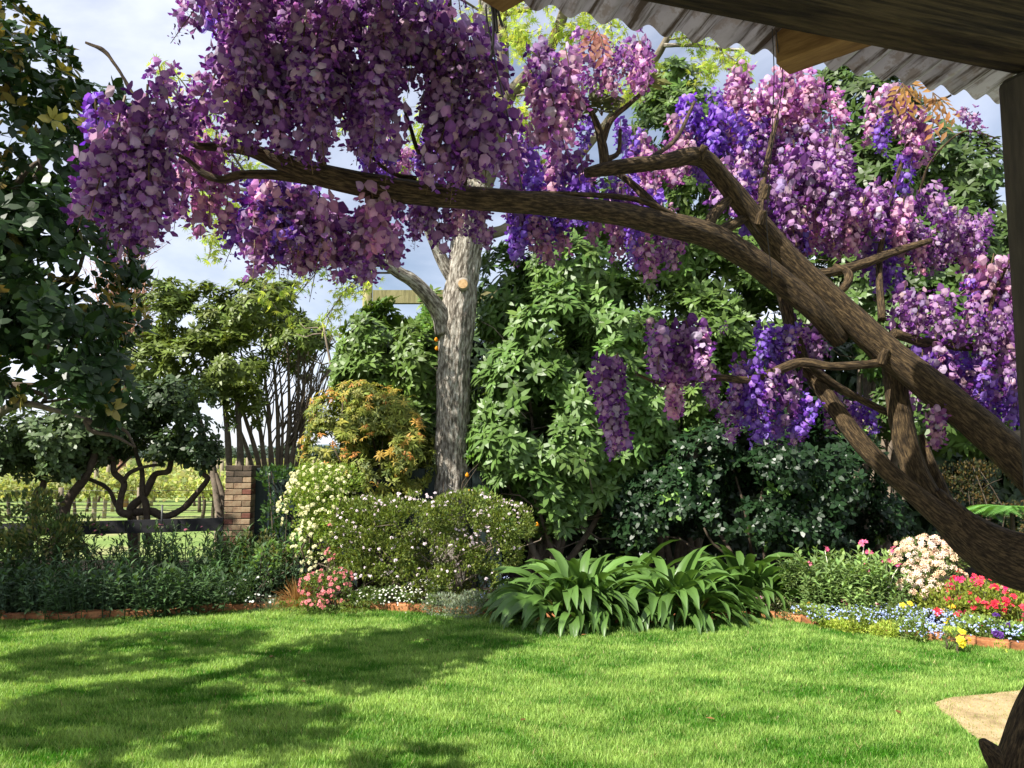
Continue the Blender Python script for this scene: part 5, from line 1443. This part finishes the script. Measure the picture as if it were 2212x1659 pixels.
def strap_clump(px, py, d, label, n, l0, l1, rad):
    b = np.array([at(px, 1100, d)[0], d, 0.04])
    r = thing("broad_leaved_clump", tuple(b), label, "plant", "broad strap-leaved clumps")
    for i in range(n):
        a = rng.uniform(0, 2 * math.pi)
        q = math.sqrt(rng.random())
        off = np.array([math.cos(a), math.sin(a)]) * q * rad
        want = .12 + 1.35 * q + rng.normal(0, .12)
        le = min(straps, key=lambda s: abs(s[0] - want) + .25 * random.random())
        heading = a - math.pi / 2 + rng.normal(0, .45)
        if rng.random() < .25: heading = -math.pi + rng.normal(0, .9)      # toward the lawn
        sc = (1.0 - .42 * q) * rng.uniform(.82, 1.08) * l1
        m = Matrix.Translation(Vector((off[0], off[1] * .8, 0))) @ Matrix.Rotation(heading, 4, 'Z') @ Matrix.Scale(sc, 4)
        put("leaf", le[1], r, m)
    return r
strap_clump(1250, 1300, 7.5, "largest broad strap-leaved clump next to the azalea bush", 290, .62, 1.0, .56)
strap_clump(1450, 1300, 7.6, "middle broad strap-leaved clump between its two neighbours", 230, .62, 1.0, .50)
strap_clump(1600, 1270, 8.1, "broad strap-leaved clump beside the variegated ground cover", 180, .62, 1.0, .46)
strap_clump(1370, 1240, 8.5, "shaded strap-leaved clump behind the sunlit ones", 60, .8, 1.0, .36)

# ------------------------------------------------------------------ left bed: shaded leafy perennials
def leafy_stems(seed, nst, h, lw, ll, col, spread):
    out = []
    for s in range(nst):
        a, q = rng.uniform(0, 6.28), math.sqrt(rng.random()) * spread
        b = np.array([math.cos(a) * q, math.sin(a) * q, -.03])
        hh = h * rng.uniform(.75, 1.1)
        e = b + np.array([math.cos(a) * .5 * hh * rng.random(), math.sin(a) * .5 * hh * rng.random(), hh * .95])
        out.append(tube([b, (b + e) / 2 + rng.normal(0, .02, 3), e], [.006, .005, .003], 5, 4, col=np.array(col) * .8))
        nl = int(hh / .022)
        t = np.linspace(.12, 1, nl)
        P = b + (e - b) * t[:, None]
        az_ = np.arange(nl) * 2.4 + rng.random()
        el = .05 + .9 * t ** 4 + rng.normal(0, .2, nl)
        D = np.stack([np.cos(az_) * np.cos(el), np.sin(az_) * np.cos(el), np.sin(el)], 1)
        out.append(scatter(leaf4(lw, .04, .25), P, frames(D, np.tile([0, 0, 1.0], (nl, 1)) + .2 * rdir(nl)), ll * rng.uniform(.7, 1.15, nl), vary(col, nl, .28, .08)))
    return join([T(o.V, o.F, o.C) for o in out])
LS = {"narrow": [mesh("leafy_stems", leafy_stems(k, 26, .58, .22, .105, (0.065, 0.125, 0.042), .30), M_leafsoft) for k in range(3)],
      "broad": [mesh("leafy_stems", leafy_stems(k, 22, .52, .46, .095, (0.055, 0.105, 0.034), .30), M_leafsoft) for k in range(3)],
      "tall": [mesh("leafy_stems", leafy_stems(k, 20, .68, .22, .12, (0.070, 0.125, 0.040), .26), M_leafsoft) for k in range(2)],
      "bluish": [mesh("leafy_stems", leafy_stems(k, 26, .46, .30, .08, (0.075, 0.13, 0.065), .30), M_leafsoft) for k in range(2)]}
BED = [(-130, 7.6, "narrow"), (-220, 7.7, "broad"), (-120, 8.2, "broad"), (-220, 8.3, "narrow"), (-110, 8.8, "narrow"), (-40, 7.6, "broad"), (40, 7.55, "bluish"), (110, 7.5, "broad"), (180, 7.55, "narrow"), (250, 7.6, "bluish"), (320, 7.65, "broad"), (390, 7.7, "narrow"), (455, 7.75, "broad"), (520, 8.05, "bluish"),
       (-20, 8.15, "narrow"), (70, 8.1, "broad"), (150, 8.1, "narrow"), (235, 8.15, "narrow"), (310, 8.2, "broad"), (385, 8.25, "narrow"), (460, 8.3, "narrow"), (530, 8.5, "broad"),
       (0, 8.75, "broad"), (90, 8.7, "tall"), (170, 8.75, "narrow"), (250, 8.8, "narrow"), (330, 8.8, "tall"), (400, 8.85, "tall"), (460, 8.9, "tall"), (560, 8.9, "narrow"), (20, 9.1, "tall"), (590, 8.6, "bluish"), (500, 9.0, "narrow")]
desc = {"narrow": "shaded leafy perennial with narrow leaves", "broad": "shaded dark leafy plant with wider leaves", "tall": "taller leafy perennial in the left bed", "bluish": "low blue green leafy plant in shade"}
for i, (px, d, kd) in enumerate(BED):
    row = 0 if d < 8 else 1 if d < 8.6 else 2
    r = thing("leafy_perennial", base_of(px + rng.uniform(-10, 10), d), desc[kd] + [" along the brick edging", " in the middle of the planting", " near the rail and pier"][row], "plant", kd + " leaved perennials, " + ["front", "middle", "back"][row] + " of the left bed")
    r.rotation_euler.z = rng.uniform(0, 6.28)
    s = rng.uniform(.88, 1.15)
    r.scale = (s, s, s)
    stuff(put("stems_and_leaves", LS[kd][i % len(LS[kd])], r))
# sprawling shrub with speckled leaves at the left end of the bed, another against the pier
bush("speckled_shrub", base_of(70, 8.6), "speckled broad leaved shrub sprawling over the left end of the black rail", "shrub", [E(60, 1140, 8.7, 70, 50, .4), E(120, 1165, 8.6, 60, 45, .4), E(30, 1200, 8.5, 70, 45, .4), E(180, 1150, 8.8, 35, 35, .3), E(70, 1085, 8.9, 55, 22, .3)], [leaf4(.45, .05, .1)], 2400, (.055, .085), (0.060, 0.095, 0.028), M_leafsoft, None, 8, c2=.3, col2=(.16, .16, .05))
bush("speckled_shrub", base_of(560, 8.9), "speckled broad leaved shrub growing against the brick pier", "shrub", [E(555, 1195, 8.9, 42, 45, .3), E(600, 1210, 8.8, 30, 35, .25), E(535, 1240, 8.7, 40, 30, .25)], [leaf4(.45, .05, .1)], 1100, (.05, .08), (0.060, 0.095, 0.028), M_leafsoft, None, 6, c2=.3, col2=(.16, .16, .05))
bush("lit_seedling", base_of(578, 8.3), "pale sunlit sapling leaves between sedge and dark fence", "plant", [E(575, 1190, 8.3, 18, 22, .12), E(572, 1225, 8.3, 26, 14, .12), E(640, 1180, 8.6, 22, 20, .15)], [leaf4(.5, .05, .1)], 120, (.06, .085), (0.15, 0.25, 0.07), None, None, 4)
dp = fm("dp", [truss(5, (.50, .16, .20), 3, .7, .6, .2, None, .5)])
bush("faded_flower_heads", base_of(270, 8.7), "dusky pink flower heads on thin stems among the shaded perennials", "flowers", [E(300, 1150, 8.9, 200, 14, .4)], TL_lance, 120, (.05, .08), (0.05, 0.09, 0.03), None, [(dp, 14, (.02, .03), (0, -.8, .6), "blossom")], 6)

# ------------------------------------------------------------------ right bed
# variegated mound next to the clumps
bush("variegated_mound", base_of(1640, 7.7), "variegated cream and green mound at the start of the right edging", "plant", [E(1600, 1305, 7.8, 38, 25, .22), E(1650, 1305, 7.65, 45, 27, .22), E(1700, 1325, 7.45, 40, 20, .2), E(1570, 1325, 7.7, 25, 18, .15)], TL_oval, 6000, (.02, .036), (0.18, 0.25, 0.08), None, [(fm("vp", [truss(5, (.62, .30, .40), 3, .8, .7, .2, None, .5)]), 9, (.018, .026), (0, -.6, .8), "blossom")], 0, c2=.4, col2=(.40, .42, .24))
tuft("fine_leaved_tuft", base_of(1565, 7.55), "dark fine-leaved tuft between the clumps and the variegated mound", "plant", 240, (.10, .26), .005, [(.05, .10, .035), (.08, .14, .05)], 1.2, .5)
# penstemon-like stems with pink flowers
SN = [mesh("leafy_stems", leafy_stems(k, 40, .70, .42, .10, (0.19, 0.29, 0.09), .30), M_leafsoft) for k in range(3)]
PINKL = ["leafy perennial with small rose pink heads nearest the broad strap-leaved clumps", "leafy perennial with a lone tall pink head before the camellia", "tallest pink perennial with a column of pink heads left of the peach azalea", "pink perennial crowding against the peach azalea", "lower pink perennial standing behind the forget-me-nots", "flowerless leafy perennial between the variegated mound and pink heads", "short leafy perennial with one pink head among forget-me-nots"]
pf = fm("pf", [truss(6, (.74, .16, .30), 6, 1.0, .55, .3, None, .45), truss(6, (.78, .24, .38), 7, 1.0, .55, .3, None, .45), truss(5, (.68, .12, .24), 4, .8, .6, .3, None, .5)])
for i, (px, d, s, fl) in enumerate([(1745, 7.8, .85, [(1746, 1222), (1735, 1252), (1688, 1295), (1760, 1262)]), (1790, 7.6, .95, [(1782, 1188), (1868, 1240)]), (1850, 7.5, .95, [(1866, 1175), (1878, 1193), (1870, 1224), (1880, 1235)]), (1905, 7.4, .82, [(1915, 1212), (1940, 1224), (1932, 1190)]), (1830, 7.25, .72, [(1826, 1300), (1877, 1280)]), (1770, 7.45, .65, []), (1880, 7.1, .55, [(1895, 1312)])]):
    r = thing("pink_perennial", base_of(px, d), PINKL[i], "flowers", "pink perennials in the right bed")
    st_ = put("stems_and_leaves", SN[i % 3], r, Matrix.Rotation(i * 1.1, 4, 'Z') @ Matrix.Scale(s, 4))
    stuff(st_)
    for (fx, fy) in fl:
        P = at(fx, fy, d - .05)
        D = norm(np.array([[-.2, -.6, .7]]) + .3 * rdir(1))
        pieces("flower_head", [pf[int(rng.integers(0, 3))]], r, P[None], frames(D, rdir(1)), [rng.uniform(.045, .065)])
        tt = tube([P - [0, 0, .01], P * .5 + np.array([r.location.x, r.location.y, .35]) * .5, np.array([r.location.x, r.location.y, .2])], [.004, .004, .004], 6, 4)
        part("flower_stem", tt, M_leafsoft, r)
# peach-cream azalea
pc_ = fm("pc", [truss(5, (.84, .62, .48), 6, .8, .45, .25, (.8, .55, .4), .5), truss(5, (.86, .70, .58), 6, .8, .45, .25, (.8, .55, .4), .5), truss(5, (.80, .56, .36), 5, .8, .45, .25, None, .5)])
bush("peach_azalea", base_of(2005, 7.5), "azalea covered in peach cream flowers in the right bed", "shrub", [E(1995, 1190, 7.5, 50, 28, .25), E(2040, 1205, 7.45, 45, 30, .25), E(1970, 1215, 7.4, 40, 26, .25), E(2010, 1240, 7.3, 60, 28, .25), E(1990, 1275, 7.2, 50, 25, .2)], TL_lance, 2200, (.03, .05), (0.14, 0.19, 0.05), None, [(pc_, 190, (.036, .056), (-.2, -.5, .75), "blossom")], 10)
bush("peach_azalea", base_of(2185, 7.1), "smaller peach azalea beside the wisteria trunk in the right bed", "shrub", [E(2180, 1265, 7.1, 40, 25, .2), E(2200, 1285, 7.0, 35, 22, .2)], TL_oval, 500, (.028, .045), (0.12, 0.15, 0.04), None, [(pc_, 12, (.03, .045), (-.2, -.5, .75), "blossom")], 5)
# red azalea over lime leaves
rd_ = fm("rd", [truss(5, (.74, .035, .07), 4, .8, .75, .3, (.5, .02, .04), .55), truss(5, (.80, .06, .10), 3, .8, .75, .3, None, .55), truss(5, (.70, .04, .16), 4, .8, .75, .3, None, .55)])
bush("red_azalea", base_of(2090, 6.9), "red flowered azalea with lime yellow young leaves in the right bed", "shrub", [E(2040, 1300, 6.95, 50, 26, .25), E(2100, 1290, 6.9, 60, 35, .25), E(2160, 1300, 6.8, 55, 35, .25), E(2080, 1320, 6.75, 60, 22, .2), E(2205, 1320, 6.7, 40, 25, .2), E(2075, 1255, 7.2, 28, 20, .2)], TL_oval, 2600, (.032, .055), (0.22, 0.27, 0.04), None, [(rd_, 52, (.042, .06), (-.2, -.9, .3), "blossom")], 8)
FML = ["forget-me-nots in front of the pink perennials near the yellow orange pansy", "pale blue forget-me-nots at the foot of the tall pink perennials", "dense pale blue forget-me-nots below the peach azalea", "forget-me-nots beside the golden pansies", "sparse forget-me-nots around the dark purple pansy", "forget-me-nots around the young hosta", "front forget-me-nots next to the lime mat below the strap tuft", "few forget-me-nots next to the variegated mound"]
# blue forget-me-nots, one sweep of plants along the edging
for i, (px, py, d, rx, ry) in enumerate([(1800, 1330, 7.15, 50, 16), (1870, 1335, 6.95, 55, 20), (1950, 1335, 6.9, 60, 24), (2030, 1345, 6.7, 55, 24), (2110, 1355, 6.55, 50, 20), (2200, 1375, 6.35, 50, 22), (1985, 1360, 6.65, 55, 20), (1750, 1325, 7.2, 35, 14)]):
    bush("forget_me_nots", base_of(px, d), FML[i], "flowers", [E(px, py, d, rx, ry, .22)], TL_oval, 1700, (.022, .042), (0.20, 0.28, 0.07), None, [(bls, 150 if i not in (4, 7) else 70, (.012, .020), (0, -.45, .8), "blossom")], 0, "blue forget-me-nots of the right bed")
# low lime mat in front of them
mat_l = [E(px, py - 6, d + .12, rx, ry, .16) for (px, py, d, rx, ry) in [(1720, 1338, 7.3, 45, 17), (1780, 1348, 7.0, 45, 15), (1850, 1358, 6.8, 48, 17), (1930, 1370, 6.6, 50, 18), (2000, 1378, 6.45, 48, 18), (2070, 1386, 6.3, 50, 19), (2150, 1396, 6.15, 50, 19), (2220, 1403, 6.05, 40, 19)]]
yl = fm("yl", [truss(5, (.80, .55, .04), 3, .5, .8, .15, (.5, .25, .02), .6), truss(5, (.78, .40, .05), 3, .5, .8, .15, (.4, .1, .02), .6)])
bush("lime_mat", base_of(1950, 6.6), "lime green creeping mat spilling over the right brick edging", "plant", mat_l, TL_oval, 13000, (.018, .036), (0.33, 0.40, 0.07), None, [(yl, 7, (.022, .03), (0, -.5, .8), "blossom")], 0, face=(0, -.1, .9), shell=.8)
def pansy(px, py, d, col, label, n=3):
    tl = fm("pn", [truss(5, col, 3, .6, .85, .15, np.array(col) * .3, .6)])
    c = at(px, py, d)
    bush("pansy", (float(c[0]), float(c[1]), .05), label, "flowers", [(np.array([c[0], c[1], max(.17, c[2] - .05)]), np.array([.08, .07, max(.07, c[2] * .45)]))], TL_oval, 160, (.02, .035), (0.10, 0.17, 0.04), None, [(tl, n, (.035, .05), (0, -.8, .7), "blossom")], 3, gap=0)
pansy(2055, 1326, 6.75, (.82, .52, .04), "golden pansies between forget-me-nots and red azalea", 4)
pansy(1616 + 0, 1300, 7.6, (.80, .42, .06), "orange pansy in the variegated mound", 2)
pansy(1754, 1312, 7.35, (.82, .50, .05), "yellow orange pansy before the pink perennials", 3)
pansy(2062, 1392, 6.2, (.80, .66, .04), "lemon yellow pansy at the right brick edging", 3)
pansy(2150, 1350, 6.4, (.10, .03, .22), "dark purple pansy under the red azalea", 4)
pansy(1960, 1318, 6.9, (.82, .58, .05), "yellow pansy beneath the peach azalea", 2)
# strap tuft, tulip bud, hosta at the frame edge, fern fronds behind the wisteria trunk
tuft("green_strap_tuft", base_of(1930, 7.05), "arching green strap tuft below the peach azalea", "plant", 70, (.22, .40), .010, [(.13, .20, .05), (.17, .24, .07)], 1.0, .7)
tuft("green_strap_tuft", base_of(2195, 6.6), "grassy strap tuft right of the red azalea", "plant", 110, (.3, .5), .010, [(.12, .19, .04), (.16, .23, .06)], 1.0, .8)
hst = thing("hosta", base_of(2200, 6.3), "young hosta with rounded green leaves by the blue flowers", "plant")
T_h = leaf4(.7, .08, .2)
for i in range(9):
    a = i * .7
    D = norm(np.array([[math.cos(a), math.sin(a), .7]]))
    pieces("leaf", [mesh("hosta_leaf", T(T_h.V, T_h.F, (.12, .26, .05)), M_leaf)] if i == 0 else [hst.children[0].data], hst, np.array([[hst.location.x, hst.location.y, .12]]) + D * .05, frames(D, np.array([[0, 0, 1.0]])), [.17])
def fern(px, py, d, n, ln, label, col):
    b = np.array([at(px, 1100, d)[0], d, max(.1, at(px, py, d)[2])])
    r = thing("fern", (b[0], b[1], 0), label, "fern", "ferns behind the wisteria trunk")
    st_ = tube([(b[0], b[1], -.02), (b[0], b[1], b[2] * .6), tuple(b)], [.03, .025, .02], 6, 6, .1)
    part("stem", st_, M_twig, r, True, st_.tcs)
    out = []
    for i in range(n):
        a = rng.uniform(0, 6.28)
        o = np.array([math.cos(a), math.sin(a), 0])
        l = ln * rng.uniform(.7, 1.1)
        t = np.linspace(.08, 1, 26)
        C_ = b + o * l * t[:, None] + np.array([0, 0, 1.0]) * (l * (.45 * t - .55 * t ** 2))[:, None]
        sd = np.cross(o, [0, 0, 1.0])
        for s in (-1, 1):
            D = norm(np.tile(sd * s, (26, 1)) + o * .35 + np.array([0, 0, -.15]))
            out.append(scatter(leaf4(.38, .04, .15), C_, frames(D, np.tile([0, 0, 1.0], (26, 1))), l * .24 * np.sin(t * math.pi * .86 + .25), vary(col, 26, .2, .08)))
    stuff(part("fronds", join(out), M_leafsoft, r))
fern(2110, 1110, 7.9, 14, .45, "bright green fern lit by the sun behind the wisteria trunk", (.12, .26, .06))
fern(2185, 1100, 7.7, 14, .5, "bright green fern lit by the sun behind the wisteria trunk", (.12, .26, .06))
fern(2120, 1200, 7.8, 10, .45, "fern coloured darker for the shade under the wisteria trunk", (.07, .15, .04))  # same fern in a darker leaf colour, shade put into the tone
# ochre-leaved shrub in the shade at the right
bush("ochre_shrub", base_of(2110, 8.8), "shadowy shrub with ochre yellow leaves behind the wisteria stems", "shrub", [E(2090, 1040, 8.8, 70, 45, .4), E(2150, 1050, 8.8, 70, 50, .4), E(2050, 1070, 8.9, 50, 40, .35), E(2120, 1120, 8.8, 90, 60, .4)], TL_oval, 2600, (.03, .05), (0.11, 0.075, 0.02), None, None, 12, c2=.5, col2=(.05, .06, .02))
# dark evergreen backing added behind, to darken the gaps between the shrubs
bk_ = thing("filler_hedge", (3.0, 12.4, 0), "dense dark evergreen hedge added to darken the gaps behind the garden", "hedge")
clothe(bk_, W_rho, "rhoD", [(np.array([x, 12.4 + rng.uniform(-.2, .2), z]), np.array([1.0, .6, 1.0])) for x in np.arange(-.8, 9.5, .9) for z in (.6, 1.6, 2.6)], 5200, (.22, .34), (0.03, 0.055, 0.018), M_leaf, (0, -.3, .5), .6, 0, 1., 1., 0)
